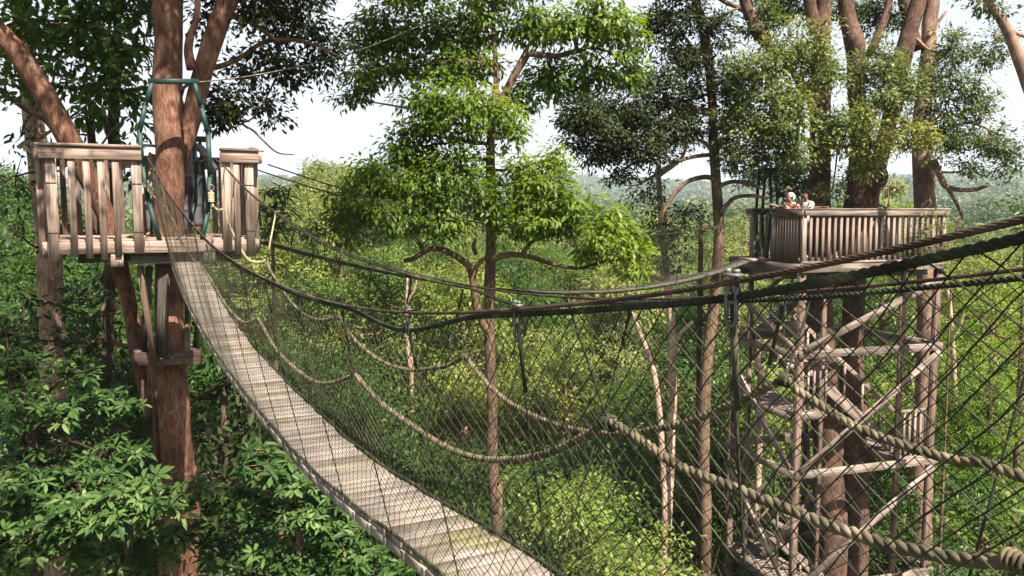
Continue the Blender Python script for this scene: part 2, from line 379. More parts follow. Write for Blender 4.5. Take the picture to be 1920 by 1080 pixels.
class Crown:
    def __init__(s): s.P = []; s.D = []; s.N = []; s.L = []; s.W = []; s.t = []; s.cl = []
    def blob(s, c, r, ncl, nlf, rc, L, asp=0.4, tint=0.5, tv=0.22, droop=0.35, shell=0.35, flat=0.6):
        c = np.asarray(c, float); r = np.broadcast_to(np.asarray(r, float), (3,))
        u = rdir(ncl); ph = rng.uniform(0, 6, 3)
        lump = 1 + 0.22*np.sin(u[:, 0]*4+ph[0])*np.sin(u[:, 1]*4+ph[1]) + 0.18*np.sin(u[:, 2]*6+ph[2])
        rad = rng.uniform(shell, 1, ncl)**0.7 * lump
        cc = c + u * rad[:, None] * r
        s.cl.append((c, cc))
        ct = np.clip(tint + rng.normal(0, tv*0.7, ncl), 0, 1)
        n = ncl * nlf
        idx = np.repeat(np.arange(ncl), nlf)
        rcv = rc * rng.uniform(0.6, 1.35, ncl)[idx][:, None]
        o = rng.normal(size=(n, 3)) * np.array([0.55, 0.55, 0.55*flat]) * rcv
        pos = cc[idx] + o
        d = o / (np.linalg.norm(o, axis=1)[:, None]+1e-9) + rdir(n)*0.7 + u[idx]*0.4; d[:, 2] -= droop
        nn = rdir(n)*0.34 + u[idx]*0.6; nn[:, 2] += 0.65
        s.P.append(pos); s.D.append(d); s.N.append(nn)
        ll = L * rng.uniform(0.65, 1.25, n); s.L.append(ll); s.W.append(ll*asp*rng.uniform(0.8, 1.2, n))
        s.t.append(np.clip(ct[idx] + rng.normal(0, tv*0.6, n), 0, 1))
        return cc
    def rosettes(s, c, r, nros, L, asp=0.38, tint=0.5, tv=0.2, flat=0.6):
        """whorls of large leaves at shoot tips"""
        c = np.asarray(c, float); r = np.broadcast_to(np.asarray(r, float), (3,))
        u = rdir(nros); rad = rng.uniform(0.15, 1, nros)**0.6
        cc = c + u*rad[:, None]*r; s.cl.append((c, cc))
        for q in range(nros):
            k = rng.integers(6, 10); a = rng.uniform(0, 6.28) + np.arange(k)*6.283/k + rng.normal(0, 0.25, k)
            ax = unit(np.array([0, -0.25, 1.0]) + rdir(1)[0]*0.45)
            x = unit(np.cross(ax, (0.3, 1, 0.2))); y = np.cross(ax, x)
            el = rng.uniform(-0.25, 0.45, k)
            d = (x[None]*np.cos(a)[:, None] + y[None]*np.sin(a)[:, None])*np.cos(el)[:, None] + ax[None]*np.sin(el)[:, None]
            s.P.append(cc[q] + d*L*0.08); s.D.append(d); s.N.append(np.repeat(ax[None], k, 0) + rdir(k)*0.15)
            ll = L*rng.uniform(0.5, 1.2)*rng.uniform(0.7, 1.15, k); s.L.append(ll); s.W.append(ll*asp*rng.uniform(0.85, 1.15, k))
            s.t.append(np.clip(tint + rng.normal(0, tv) + rng.normal(0, tv*0.5, k), 0, 1))
        return cc
    def build(s, parent, m, kind='quad', fold=0.18, droop=0.25, name='crown'):
        V, F, k = leaf_geo(np.concatenate(s.P), np.concatenate(s.D), np.concatenate(s.N), np.concatenate(s.L), np.concatenate(s.W), kind, fold, droop)
        return mesh_obj(name, V, F, m, parent, {'tint': np.repeat(np.concatenate(s.t), k)})

def limb_to(mb, a, b, r0, r1, k=5, sag=0.12, n=6):
    a, b = np.asarray(a, float), np.asarray(b, float)
    t = np.linspace(0, 1, n)[:, None]
    L = np.linalg.norm(b-a)
    mid = rdir(1)[0]*L*0.2
    p = a*(1-t) + b*t + (np.sin(t*math.pi)+0.35*np.sin(t*2*math.pi))*(mid - np.array([0, 0, sag*L]))
    mb.tube(p, np.linspace(r0, r1, n), k, cap=False)
def stem(mb, pts, k=10, n=6, jit=0.018):
    """pts rows (x, y, z, r)"""
    q = spline(np.asarray(pts, float), n)
    ln = np.concatenate([[0], np.cumsum(np.linalg.norm(np.diff(q[:, :3], axis=0), axis=1))])
    kn = np.linspace(0, ln[-1]+1e-6, max(3, int(ln[-1]/0.45)))
    wob = lambda: np.interp(ln, kn, rng.normal(size=len(kn)))
    rr = np.maximum(q[:, 3], 0.004)*(1 + 1.6*jit*wob())
    if len(q) > 6: q[:, :3] += np.stack([wob(), wob(), 0*ln], 1)*0.05*rr[:, None]
    mb.tube(q[:, :3], rr, k, jit=0.004 if k > 15 else 0.01)
    return q
def pix_stem(pts, Y=None):
    """rows (px, py, halfwidth px[, Y]) -> (x, y, z, r)"""
    out = []
    for r in pts:
        y = r[3] if len(r) > 3 else Y
        out.append(np.append(P(r[0], r[1], y), r[2]*y/FPX))
    return out
def to_ground(st, spread=1.5):
    b = st[0]
    return [np.array([b[0]+rnd.uniform(-.15, .15), b[1]+rnd.uniform(-.1, .1), GROUND-0.3, b[3]*spread])] + list(st)

def tree(name, label, cat, stems, blobs, m_leaf, m_bark, L, asp=0.4, nlf=26, rc=0.3, group=None, kind='quad', dens=1.0,
         ros=False, tint=0.5, twig=0.006, droop=0.35, k=10, tv=0.22, twigs=True, fold=0.18, ldroop=0.25, burls=(), nst=7):
    """stems: list of lists (x,y,z,r); the first runs from the ground. blobs: (px, py, rx, ry, Y[, tint])"""
    base = stems[0][0][:3]
    t = thing(name, base, label, cat, group)
    mb = MB(); nodes = []
    for i, s_ in enumerate(stems):
        q = stem(mb, s_, k=k if s_[0][3] > 0.03 else 6, n=5 if i else nst)
        nodes.append(q)
    nodes = np.vstack(nodes)
    cr = Crown()
    for b in blobs:
        if b[0] == 'w':                            # world position and radius: unseen foliage added above the frame to cast shade
            c = np.array(b[1:4], float); r = np.array([b[4], b[4], b[4]*0.5]); tn = tint
        else:
            px, py, rx, ry, Y = b[:5]; tn = b[5] if len(b) > 5 else tint
            c = P(px, py, Y); sx = rx*Y/FPX; sz = ry*Y/FPX
            r = np.array([sx, (sx+sz)*0.5, sz])
        if ros:
            cc = cr.rosettes(c, r, max(3, int(dens*rx*ry/160)), L, asp, tn, tv)
        else:
            ncl = max(3, int(dens * (r[0]*r[2])/(rc*rc) * 3.0))
            cc = cr.blob(c, r, ncl, nlf, rc, L, asp, tn, tv, droop)
        if twigs:
            j = np.argmin(np.linalg.norm(nodes[:, :3]-c, axis=1) + 0.35*np.maximum(0, nodes[:, 2]-c[2]))
            r0 = min(nodes[j, 3]*0.6, 0.035)
            limb_to(mb, nodes[j, :3], c, r0, twig*1.6, 5, sag=0.05)
            for q in cc[:: (1 if len(cc) < 30 else 2)]:
                limb_to(mb, c, q, twig*1.4, twig*0.5, 4, sag=0.03, n=4)
    for (bx, by, bY, br_, bh) in burls:             # knots and burls swell the bark
        c = P(bx, by, bY)
        for q in range(len(mb.V)):
            dd = np.linalg.norm(mb.V[q]-c, axis=1); k_ = np.exp(-(dd/br_)**2)
            ax = nodes[np.argmin(np.linalg.norm(nodes[:, :3]-c, axis=1)), :3]
            mb.V[q] = mb.V[q] + unit((c-ax)*[1, 1, 0.3])*(bh*k_)[:, None]
    mb.build('trunk', m_bark, t, smooth=True)
    if blobs: cr.build(t, m_leaf, kind, fold, ldroop)
    return t

# ------------------------------------------------------------------ the setting: ground with far hills
def ground_h(x, y):
    r = np.hypot(x, y)
    h = GROUND + np.clip((r-350)/1300, 0, 1)**1.3 * 52
    h = h + np.clip((r-250)/800, 0, 1) * (9*np.sin(x*0.0049+1.1)*np.cos(y*0.0031) + 6*np.sin(x*0.011+y*0.004))
    return h + 0.5*np.sin(x*0.21)*np.cos(y*0.17)
ang = np.linspace(0, 2*math.pi, 181)[:-1]
radii = np.concatenate([np.linspace(2, 120, 30), np.geomspace(130, 6500, 46)])
X = radii[:, None]*np.sin(ang)[None]; Y = radii[:, None]*np.cos(ang)[None]
V = np.stack([X, Y, ground_h(X, Y)], -1).reshape(-1, 3)
V = np.vstack([V, [[0, 0, GROUND]]])
na = len(ang); i = np.arange(len(radii)-1)[:, None]*na; j = np.arange(na)[None]; j2 = (j+1) % na
Q = np.stack([i+j, i+j+na, i+j2+na, i+j2], -1).reshape(-1, 4)
T = np.stack([np.full(na, len(V)-1), np.arange(na), (np.arange(na)+1) % na], 1)
g = mesh_obj('ground', V, [Q, T[:, ::-1]], 'forest_floor', smooth=True); g['kind'] = 'structure'

# ------------------------------------------------------------------ frames of the two platforms and the bridge
BD = np.array([0.46, -0.888, 0]); BD /= np.linalg.norm(BD)          # along the bridge, towards the camera
BM = np.array([0.888, 0.46, 0]); BM /= np.linalg.norm(BM)           # across it, away from the camera
B0 = np.array([-3.93, 10.27, 0.0])                                  # bridge centre line at the left platform
def on_side(px, py, off):
    """the point seen at (px, py) in the upright plane `off` metres beside the bridge's centre line -> (s, z)"""
    r = ray(px, py); o = B0 + BM*off
    A = np.array([[r[0], -BD[0]], [r[1], -BD[1]]])
    t, s = np.linalg.solve(A, o[:2])
    return s, t*r[2]
def bpt(s, off, z): 
    p = B0 + BD*s + BM*off
    return np.array([p[0], p[1], z])
def trace(pix, off, extra=()):
    q = sorted([on_side(x, y, off) for x, y in pix] + list(extra))
    return np.array(q)
UP_ = np.array([0, 0, 1.0])
W2, C2 = 0.160, 0.385                      # half width of the deck, half distance of the cables
S_END = 12.9
cab = trace([(275, 290), (315, 363), (349, 406), (387, 450), (400, 463), (443, 493), (482, 516), (523, 534), (568, 552), (612, 567), (665, 579),
             (760, 590), (870, 590), (970, 583), (1130, 570), (1250, 556), (1370, 540), (1500, 516), (1640, 490), (1780, 463), (1920, 435)], -C2,
            [(11.6, 0.34), (12.9, 0.62)])
dk = trace([(318, 476), (339, 536), (362, 585), (386, 627), (411, 668), (443, 712), (485, 765), (560, 854), (607, 900), (664, 944), (716, 986), (768, 1022), (820, 1056)], -W2,
           [(9.6, -1.24), (11.2, -0.95), (12.9, -0.48)])
print('CABLE', np.round(cab, 2).tolist()); print('DECK', np.round(dk, 2).tolist())
def smooth_fn(tab, sig=0.35):
    ss = np.linspace(-0.2, S_END+0.1, 400)
    z = np.interp(ss, tab[:, 0], tab[:, 1])
    w = np.exp(-0.5*((ss[:, None]-ss[None])/sig)**2); w /= w.sum(1)[:, None]
    zs = w @ z; k = np.exp(-np.minimum(ss+0.2, S_END+0.1-ss)/0.25)
    zs = zs*(1-k)+z*k
    return lambda s: np.interp(s, ss, zs)
hc, hd = smooth_fn(cab), smooth_fn(dk)

# ------------------------------------------------------------------ the rope bridge
br = thing('suspension_bridge', bpt(0, 0, -0.53), 'rope suspension bridge with pale plank deck and side nets, sagging across the foreground', 'rope bridge', 'canopy walkway bridges')
mb = MB()
s = 0.02
while s < S_END:
    w = 0.10 + rnd.uniform(-0.006, 0.006)
    z0, z1 = hd(s), hd(s+w-0.007)
    jit = rnd.uniform(-0.012, 0.012); hw = W2 + rnd.uniform(-0.004, 0.004)
    a = bpt(s, 0, z0); b = bpt(s+w-0.007, 0, z1)
    d = b-a; up = unit(np.cross(BM, d)); up = up if up[2] > 0 else -up
    tl = rnd.uniform(-0.003, 0.003)
    mb.box((a+b)/2 + BM*jit*0.5 - up*(0.0175+tl), BM, d, up, 2*hw, np.linalg.norm(d), 0.035, 0.003)
    s += w
mb.build('deck', 'wood_deck', br)
for sd_ in (-1, 1):                                # stringers of short blocks under the plank ends
    s = 0.0; mb = MB()
    while s < S_END:
        e = min(s+0.21, S_END)
        mb.beam(bpt(s+0.003, sd_*(W2-0.02), hd(s)-0.057), bpt(e-0.003, sd_*(W2-0.02), hd(e)-0.057), 0.05, 0.04, ch=0.003); s = e
    mb.build('stringer', 'wood_deck', br)
cs_ = np.linspace(0, S_END, 260)
for sd_ in (-1, 1):
    mb = MB()
    path = np.array([bpt(q, sd_*C2, hc(q)) for q in cs_])
    twisted(mb, path, 0.0047, strands=6, pitch=0.075, per=8, k=5)
    mb.build('main_cable', 'rusty_cable', br, smooth=True)
    # border rope hanging just below the cable, with a slack swag here and there
    def bz(q):
        o_ = 8.02 if sd_ < 0 else 7.3
        drop = 0.013 + 0.007*np.clip((q-9.7)/0.3, 0, 1) + 0.003*np.sin(q*4.7 + sd_) + 0.036*np.sin(math.pi*np.clip((q-o_)/1.12, 0, 1))**2
        return hc(q) - drop*np.clip(q/1.2, 0.3, 1)
    mb = MB()
    twisted(mb, np.array([bpt(q, sd_*(C2-0.004), bz(q)) for q in cs_]), 0.0070, 3, 0.046, 9, 6)
    mb.build('border_rope', 'rope_dark', br, smooth=True)
    mb = MB()
    twisted(mb, np.array([bpt(q, sd_*(W2+0.012), hd(q)+0.008+0.004*math.sin(q*9)) for q in cs_]), 0.008, 3, 0.05, 8, 5)
    mb.build('edge_rope', 'rope_dark', br, smooth=True)
    # diamond net
    mb = MB()
    cell = 0.058; run = 1.2
    k0 = int(-run/cell) - 1; k1 = int((S_END+run)/cell)+1
    warp = lambda v, q: 0.014*np.sin(v*7+q*4.3)*np.sin(v*math.pi) + 0.008*np.sin(v*17+q*11)
    def net_pts(ss, vv):
        top = bz(ss)-0.006; bot = hd(ss)+0.01
        off = sd_*((C2-0.004)*vv + (W2+0.012)*(1-vv) + 0.03*np.sin(vv*math.pi)*(1+0.6*np.sin(ss*1.9+sd_)))
        zz_ = bot + (top-bot)*vv + 0.006*np.sin(ss*8.3+vv*5)*np.sin(vv*math.pi)
        return B0[None]*[1, 1, 0] + BD[None]*ss[:, None] + BM[None]*off[:, None] + UP_*zz_[:, None]
    for dr in (-1, 1):
        for k in range(k0, k1):
            s0 = k*cell
            v = np.linspace(0, 1, 18)
            ss = s0 + dr*(v-0.5)*run; ss = ss + warp(v, ss)
            okk = (ss > 0.0) & (ss < S_END)
            if okk.sum() < 3: continue
            ss, vv = ss[okk], v[okk]
            mb.tube(net_pts(ss, vv), np.interp(ss, [0, 5, 8, 10], [0.0008, 0.00095, 0.0012, 0.0013]), 3, cap=False)
    ks, kv = np.meshgrid(np.arange(k0, k1)*cell*0.5, np.arange(1, int(2*run/cell)))
    par = ((np.round(ks/(cell*0.5)) + kv) % 2 == 0); ks, kv = ks[par], kv[par]*cell/(2*run)
    ks = ks + warp(kv, ks); okk = (ks > 8.0) & (ks < S_END-0.05) & (kv < 0.99)
    kp = net_pts(ks[okk], kv[okk]); o6 = np.array([BD*1.5, -BD*1.5, BM, -BM, UP_, -UP_])*0.0026
    VV = (kp[:, None]+o6[None]*rng.uniform(.7, 1.3, (len(kp), 1, 1))).reshape(-1, 3); b6 = np.arange(len(kp))[:, None]*6
    mb.add(VV, None, np.concatenate([b6+np.array(t_)[None] for t_ in ((0, 2, 4), (2, 1, 4), (1, 3, 4), (3, 0, 4), (2, 0, 5), (1, 2, 5), (3, 1, 5), (0, 3, 5))]))
    mb.build('net', 'net_cord', br)
    # suspenders and their clamps on the cable
    q = 0.6
    while q < S_END:
        z = hc(q); zb = hd(q)
        mb = MB()
        n = 14; t = np.linspace(0, 1, n)
        qq = q - 0.10*t
        pts = np.array([bpt(a, sd_*(C2*(1-b) + (W2+0.012)*b + 0.012*math.sin(b*3.1)), z-0.03 + (hd(a)+0.01-(z-0.03))*b + 0.006*math.sin(b*9+q)) for a, b in zip(qq, t)])
        mb.tube(pts, 0.0028, 6)
        mb.tube(pts[:3]+np.array([0.003, 0, 0]), 0.0048, 6)
        mb.build('suspender', 'rope_dark', br, smooth=True)
        if q > 8.5:
            mb = MB()
            c = bpt(q, sd_*C2, z)
            if int(round(q/0.335)) % 4 == 1:                       # cloth wrapping
                for e in np.linspace(-0.016, 0.016, 5):
                    ring = np.array([c + BD*e + 0.0115*(BM*math.cos(a)+np.array([0, 0, 1])*math.sin(a)) - np.array([0, 0, 0.004]) for a in np.linspace(0, 6.283, 12)])
                    mb.tube(ring, 0.0035, 5)
                mb.build('wrapping', 'bandage', br, smooth=True)
            else:                                                  # saddle clip, two nuts, shackle
                mb.box(c+np.array([0, 0, 0.010]), BD, BM, (0, 0, 1), 0.032, 0.015, 0.006, 0.002)
                for e in (-0.009, 0.009):
                    mb.tube([c+BD*e+np.array([0, 0, 0.013]), c+BD*e+np.array([0, 0, 0.019])], 0.0055, 6)
                    mb.tube([c+BD*e+BM*0.007+np.array([0, 0, 0.012]), c+BD*e+BM*0.007-np.array([0, 0, 0.016])], 0.0025, 5)
                a = np.linspace(0, math.pi, 9)
                sh = [c+np.array([0, 0, -0.008])+BD*0.010] + [c + BD*0.010*math.cos(x) + np.array([0, 0, -0.055-0.010*math.sin(x)]) for x in a] + [c+np.array([0, 0, -0.008])-BD*0.010]
                mb.tube(sh, 0.0035, 6)
                mb.tube([c+BD*0.014+np.array([0, 0, -0.03]), c-BD*0.014+np.array([0, 0, -0.03])], 0.003, 5)
                mb.build('cable_clamp', 'galvanised', br, smooth=False)
        q += 0.67

def hand_rope(pix, off, r, m, step=3, ext=()):
    q = [on_side(x, y, off) for x, y in pix] + list(ext)
    pts = spline(np.array([bpt(a, off, z) for a, z in q]), step)
    mb = MB(); twisted(mb, pts, r, 3, r*5.6, 9, 6)
    return mb.build('hand_rope', m, br, smooth=True)
ropeB = [(380, 502), (396, 525), (417, 562), (437, 588), (458, 605), (480, 600), (486, 600), (513, 648), (541, 680), (572, 705), (594, 717),
         (623, 718), (659, 705), (666, 701), (684, 723), (714, 755), (741, 776), (790, 810), (850, 845), (910, 861), (980, 860), (1040, 845), (1100, 815),
         (1132, 794), (1146, 791), (1173, 807), (1213, 833), (1253, 862), (1293, 883), (1360, 908), (1420, 932), (1480, 955), (1540, 980), (1600, 1000), (1660, 1020),
         (1730, 1035), (1830, 1053), (1900, 1058)]
hand_rope(ropeB, -0.29, 0.0098, 'rope_tan', 3, [(10.62, -0.36), (10.85, -0.30), (11.2, -0.38), (11.9, -0.35), (12.5, -0.05)])
ropeA = [(500, 484), (506, 505), (523, 532), (535, 551), (554, 575), (578, 593), (605, 600), (629, 595), (637, 595), (649, 615), (673, 645), (704, 670), (735, 686), (770, 694),
         (793, 693), (815, 690), (838, 686), (862, 673), (873, 668), (885, 685), (915, 720), (955, 755), (1015, 785), (1080, 805), (1140, 812), (1198, 811), (1228, 804),
         (1265, 799), (1311, 784), (1360, 763), (1420, 735), (1466, 713), (1476, 713), (1500, 735), (1540, 760), (1600, 798), (1660, 823), (1730, 846), (1805, 867), (1920, 895)]
hand_rope(ropeA, 0.30, 0.0115, 'rope_tan', 3, [(10.7, -0.60), (11.15, -0.36), (11.3, -0.36), (12.2, -0.5), (12.8, 0.0)])
# lashings that tie the hand ropes to the nets
for off, pix in ((-0.29, [(482, 600), (666, 702), (1141, 792), (1904, 1052)]), (0.30, [(634, 595), (872, 669), (1472, 713)])):
    for (x, y) in pix:
        s_, z_ = on_side(x, y, off); mb = MB(); c = bpt(s_, off, z_)
        for e in (-0.010, -0.003, 0.004, 0.011):
            kr = 0.78 if x > 1800 else 1.0
            ring = np.array([c + BD*e + kr*(0.0135+0.002*rnd.random())*(BM*math.cos(a)+np.array([0, 0, 1])*math.sin(a)) for a in np.linspace(0, 6.283, 14)])
            mb.tube(ring, 0.0036*kr, 5)
        zt = hc(s_); st_ = math.copysign(C2, off)
        if x < 1800: mb.tube(spline([c, bpt(s_, (off+st_)/2, (z_+zt)/2), bpt(s_, st_, zt)], 5), 0.0028, 5)
        mb.build('lashing', 'rope_tan' if x > 1800 else 'rope_dark', br, smooth=True)

# ------------------------------------------------------------------ left tree platform
PF = np.array([-5.22, 9.60, 0.0]); PE = BM.copy(); PB = -BD.copy()
FZ = -0.36; RZ = 0.72; UP = np.array([0, 0, 1.0])
def lp(u, b, z): return PF + PE*u + PB*b + UP*z
def u_at(px, b=0.0):
    r = ray(px, 400); o = PF + PB*b
    A = np.array([[r[0], -PE[0]], [r[1], -PE[1]]]); return np.linalg.solve(A, o[:2])[1]
PW, PD = 2.27, 2.0
pl = thing('tree_platform', lp(PW/2, PD/2, FZ), 'timber lookout platform round a red trunk with open slatted railing, at the left', 'platform')
def copy_part(o, parent, delta, rot=None):
    c = o.copy(); COL.objects.link(c); c.parent = parent
    c.location = np.array(o.location) + delta
    return c
mb = MB(); b = 0.0
while b < PD-0.05:                                  # floor boards leave a hole for the trunk
    mid = b+0.06
    segs = [(0.0, 1.08), (1.66, PW)] if 0.50 < mid < 1.15 else [(0.0, PW)]
    for (a0, a1) in segs:
        mb.box(lp((a0+a1)/2, mid, FZ-0.02+rnd.uniform(-.003, .003)), PE, PB, UP, a1-a0, 0.115, 0.04, 0.004)
    b += 0.122
mb.build('floor_boards', 'wood_weathered', pl)
for args in (((0, -0.03, FZ-0.095), (PW, -0.03, FZ-0.095)), ((0, PD+0.03, FZ-0.095), (PW, PD+0.03, FZ-0.095))):
    mb = MB(); mb.beam(lp(*args[0]), lp(*args[1]), 0.05, 0.14, ch=0.004); mb.build('fascia', 'wood_weathered', pl)
for uu in (-0.03, PW+0.03):
    mb = MB(); mb.beam(lp(uu, 0, FZ-0.095), lp(uu, PD, FZ-0.095), 0.05, 0.14, ch=0.004); mb.build('fascia', 'wood_weathered', pl)
for (bb, u0, u1) in ((0.10, 0.85, 2.0), (0.62, 0.3, 2.2), (1.15, 0.3, 2.2)):
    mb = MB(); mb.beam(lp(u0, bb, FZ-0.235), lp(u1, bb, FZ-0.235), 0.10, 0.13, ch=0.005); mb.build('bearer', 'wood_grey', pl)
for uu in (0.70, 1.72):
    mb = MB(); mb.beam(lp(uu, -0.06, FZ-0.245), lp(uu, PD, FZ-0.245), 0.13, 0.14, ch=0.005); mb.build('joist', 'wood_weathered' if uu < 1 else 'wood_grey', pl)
# posts
def post(u, b, z0, z1, w=0.105, m='wood_weathered', name='post'):
    mb = MB(); mb.box(lp(u, b, (z0+z1)/2), UP, PE, PB, z1-z0, w, w, 0.006); return mb.build(name, m, pl)
ue = u_at(258); u1 = u_at(424); u2 = u_at(462)
for (u, b, z0) in ((0.06, -0.02, FZ-0.24), (ue, -0.02, FZ-0.17), (u1, -0.02, FZ-0.17), (PW-0.06, -0.02, FZ-0.24), (0.06, PD-0.05, FZ-0.2), (PW-0.06, PD-0.05, FZ-0.2), (PW*0.5, PD-0.05, FZ-0.2), (0.06, PD/2, FZ-0.2), (PW-0.06, PD/2, FZ-0.2)):
    post(u, b, z0, RZ-0.06)
# rails: a flat cap on a deep side board
def rail(p0, p1, d, side):
    mb = MB(); mb.beam(p0+UP*(RZ-0.10), p1+UP*(RZ-0.10), 0.045, 0.145, ch=0.004)
    mb.beam(p0+UP*(RZ-0.016)+side*-0.02, p1+UP*(RZ-0.016)+side*-0.02, 0.14, 0.032, ch=0.005); mb.build('handrail', 'wood_weathered', pl)
z0 = np.zeros(3)
rail(lp(-0.05, -0.10, 0), lp(ue+0.055, -0.10, 0), PE, -PB)
rail(lp(u1-0.06, -0.10, 0), lp(PW+0.05, -0.10, 0), PE, -PB)
rail(lp(-0.075, -0.08, 0), lp(-0.075, PD, 0), PB, -PE)
rail(lp(PW+0.075, -0.08, 0), lp(PW+0.075, PD, 0), PB, PE)
rail(lp(-0.05, PD+0.03, 0), lp(PW+0.05, PD+0.03, 0), PE, PB)
for (u, b) in ((0.02, -0.10), (PW-0.02, -0.10)):
    mb = MB(); c = lp(u, b, RZ); k = 0.05
    V = [c+PE*k+PB*k, c-PE*k+PB*k, c-PE*k-PB*k, c+PE*k-PB*k, c+UP*0.035]
    mb.add(V, [(3, 2, 1, 0)], [(0, 1, 4), (1, 2, 4), (2, 3, 4), (3, 0, 4)])
    mb.build('post_cap', 'wood_weathered', pl)
bal0 = None
def baluster(u, b, dz=0.0):
    global bal0
    pos = lp(u, b, 0) + UP*dz
    if bal0 is None:
        mb = MB(); mb.box(pos + UP*((FZ-0.21+RZ-0.06)/2), UP, PE, PB, RZ-0.06-(FZ-0.21), 0.072, 0.045, 0.005)
        bal0 = (mb.build('baluster', 'wood_weathered', pl), pos); return
    copy_part(bal0[0], pl, pos-bal0[1])
for px in (137, 165, 192, 219): baluster(u_at(px), -0.075, rnd.uniform(-0.03, 0.02))
for px in (443,): baluster(u_at(px), -0.075)
for q in range(1, 11): 
    if q not in (5,): baluster(-0.055, q*0.18, 0)
for q in range(1, 11): baluster(PW+0.055, q*0.18, 0)
for q in range(1, 13): baluster(q*PW/13, PD+0.0, 0)
mb = MB()                                           # wire lines tied round the front railing
for z in (0.28, -0.28):
    for (a0, a1) in ((0.0, 0.13), (ue-0.06, ue+0.06), (PW-0.12, PW)):
        mb.tube([lp(a0, -0.078, z), lp(a1, -0.078, z)], 0.004, 5)
mb.build('binding_wire', 'dark_steel', pl)
# struts and the timber collar round the trunk
cz = P(318, 668, 10.9)[2]; cc_ = P(316, 668, 10.6)
for (x0, y0, Y0, x1, y1, Y1, w) in ((262, 500, 10.2, 291, 684, 10.42, 0.055), (308, 500, 10.35, 303, 668, 10.46, 0.12), (280, 500, 10.6, 268, 668, 10.8, 0.07), (352, 520, 11.6, 351, 684, 10.52, 0.05), (380, 500, 11.3, 365, 672, 11.2, 0.06)):
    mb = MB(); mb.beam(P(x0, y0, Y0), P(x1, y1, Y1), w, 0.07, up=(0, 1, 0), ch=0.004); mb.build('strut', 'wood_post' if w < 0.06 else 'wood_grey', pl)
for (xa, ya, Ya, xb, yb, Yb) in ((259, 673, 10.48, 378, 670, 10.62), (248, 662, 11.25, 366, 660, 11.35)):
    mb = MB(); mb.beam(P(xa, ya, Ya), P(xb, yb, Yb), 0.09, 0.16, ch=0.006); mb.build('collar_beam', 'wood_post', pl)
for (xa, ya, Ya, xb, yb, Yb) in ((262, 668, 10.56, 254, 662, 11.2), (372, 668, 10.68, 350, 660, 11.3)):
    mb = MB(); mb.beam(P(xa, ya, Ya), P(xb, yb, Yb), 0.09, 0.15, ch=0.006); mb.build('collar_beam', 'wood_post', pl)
mb = MB()
for px in (304, 324):
    c = P(px, 672, 10.46); mb.tube([c+np.array([0, 0.02, 0]), c-np.array([0, 0.025, 0])], 0.022, 8)
mb.build('bolt', 'galvanised', pl)

# ------------------------------------------------------------------ green steel hoop frame at the bridge head
hf = thing('hoop_frame', lp(1.42, 0.2, FZ), 'green steel hoop frame standing astride the bridge entrance on the left platform', 'steel frame', 'steel bridge gateways')
def poly_tube(mb, pts, w):
    for a, b in zip(pts[:-1], pts[1:]):
        d = unit(np.asarray(b)-np.asarray(a)); mb.beam(np.asarray(a)-d*w*0.3, np.asarray(b)+d*w*0.3, w, w, up=(0.46, -0.888, 0.01), ch=w*0.15)
front = [(296, 152), (281, 195), (268, 246), (270, 310), (280, 380), (300, 462), (309, 474)]
frontr = [(372, 152), (384, 200), (395, 250), (396, 330), (389, 400), (376, 455)]
def hp(px, py, b): 
    u = u_at(px, b); r = ray(px, py); p = lp(u, b, 0); return np.array([p[0], p[1], r[2]*p[1]/r[1]])
for pts in (front, frontr):
    mb = MB(); poly_tube(mb, [hp(x, y, 0.02) for x, y in pts], 0.055); mb.build('hoop_leg', 'green_paint', hf)
mb = MB(); poly_tube(mb, [hp(290, 152, 0.02), hp(378, 153, 0.02)], 0.060); mb.build('top_bar', 'green_paint', hf)
rear = [(345, 182), (355, 220), (368, 258), (371, 330), (367, 380), (352, 432)]
rearl = [(318, 182), (302, 258), (300, 330), (310, 430)]
for pts in (rear, rearl):
    mb = MB(); poly_tube(mb, [hp(x, y, 0.95) for x, y in pts], 0.05); mb.build('hoop_leg', 'green_paint', hf)
mb = MB(); poly_tube(mb, [hp(316, 182, 0.95), hp(347, 182, 0.95)], 0.05); mb.build('top_bar', 'green_paint', hf)
mb = MB()
poly_tube(mb, [hp(347, 182, 0.95), hp(352, 165, 0.5), hp(368, 153, 0.05)], 0.035)
mb.build('side_bar', 'dark_steel', hf)
for a_, b_ in ((hp(371, 305, 0.95), hp(396, 300, 0.05)), (hp(302, 274, 0.95), hp(270, 272, 0.05))):
    mb = MB(); poly_tube(mb, [a_, b_], 0.03); mb.build('side_bar', 'dark_steel', hf)
mb = MB(); poly_tube(mb, [hp(379, 262, 1.4), hp(390, 400, 1.4)], 0.04); mb.build('hoop_leg', 'dark_steel', hf)
mb = MB(); mb.box(hp(380, 261, 1.4), PE, PB, UP, 0.17, 0.08, 0.075, 0.006); mb.build('end_block', 'wood_grey', hf)
# loose rope at the hoop: ring, knot and the first light-coloured swags
rp = [hp(x, y, -0.06) for x, y in ((397, 357), (399, 383), (409, 394), (419, 392), (424, 398), (428, 418), (442, 452), (462, 486), (486, 491), (500, 484))]
mb = MB(); twisted(mb, spline(np.array(rp), 5), 0.017, 3, 0.1, 9, 6); mb.build('hand_rope', 'rope_cream', br, smooth=True)
mb = MB()
ring = np.array([hp(397, 352, -0.06) + 0.035*(PE*math.cos(a)+UP*math.sin(a)) for a in np.linspace(0, 6.283, 16)]); mb.tube(ring, 0.008, 6)
mb.build('ring', 'galvanised', br, smooth=True)
mb = MB()
for e in range(6):
    c = hp(397, 362+e*3, -0.06)
    mb.tube(np.array([c + (0.026+0.004*rnd.random())*(PE*math.cos(a)+PB*math.sin(a)) + UP*0.006*math.sin(a) for a in np.linspace(0, 6.283, 12)]), 0.011, 6)
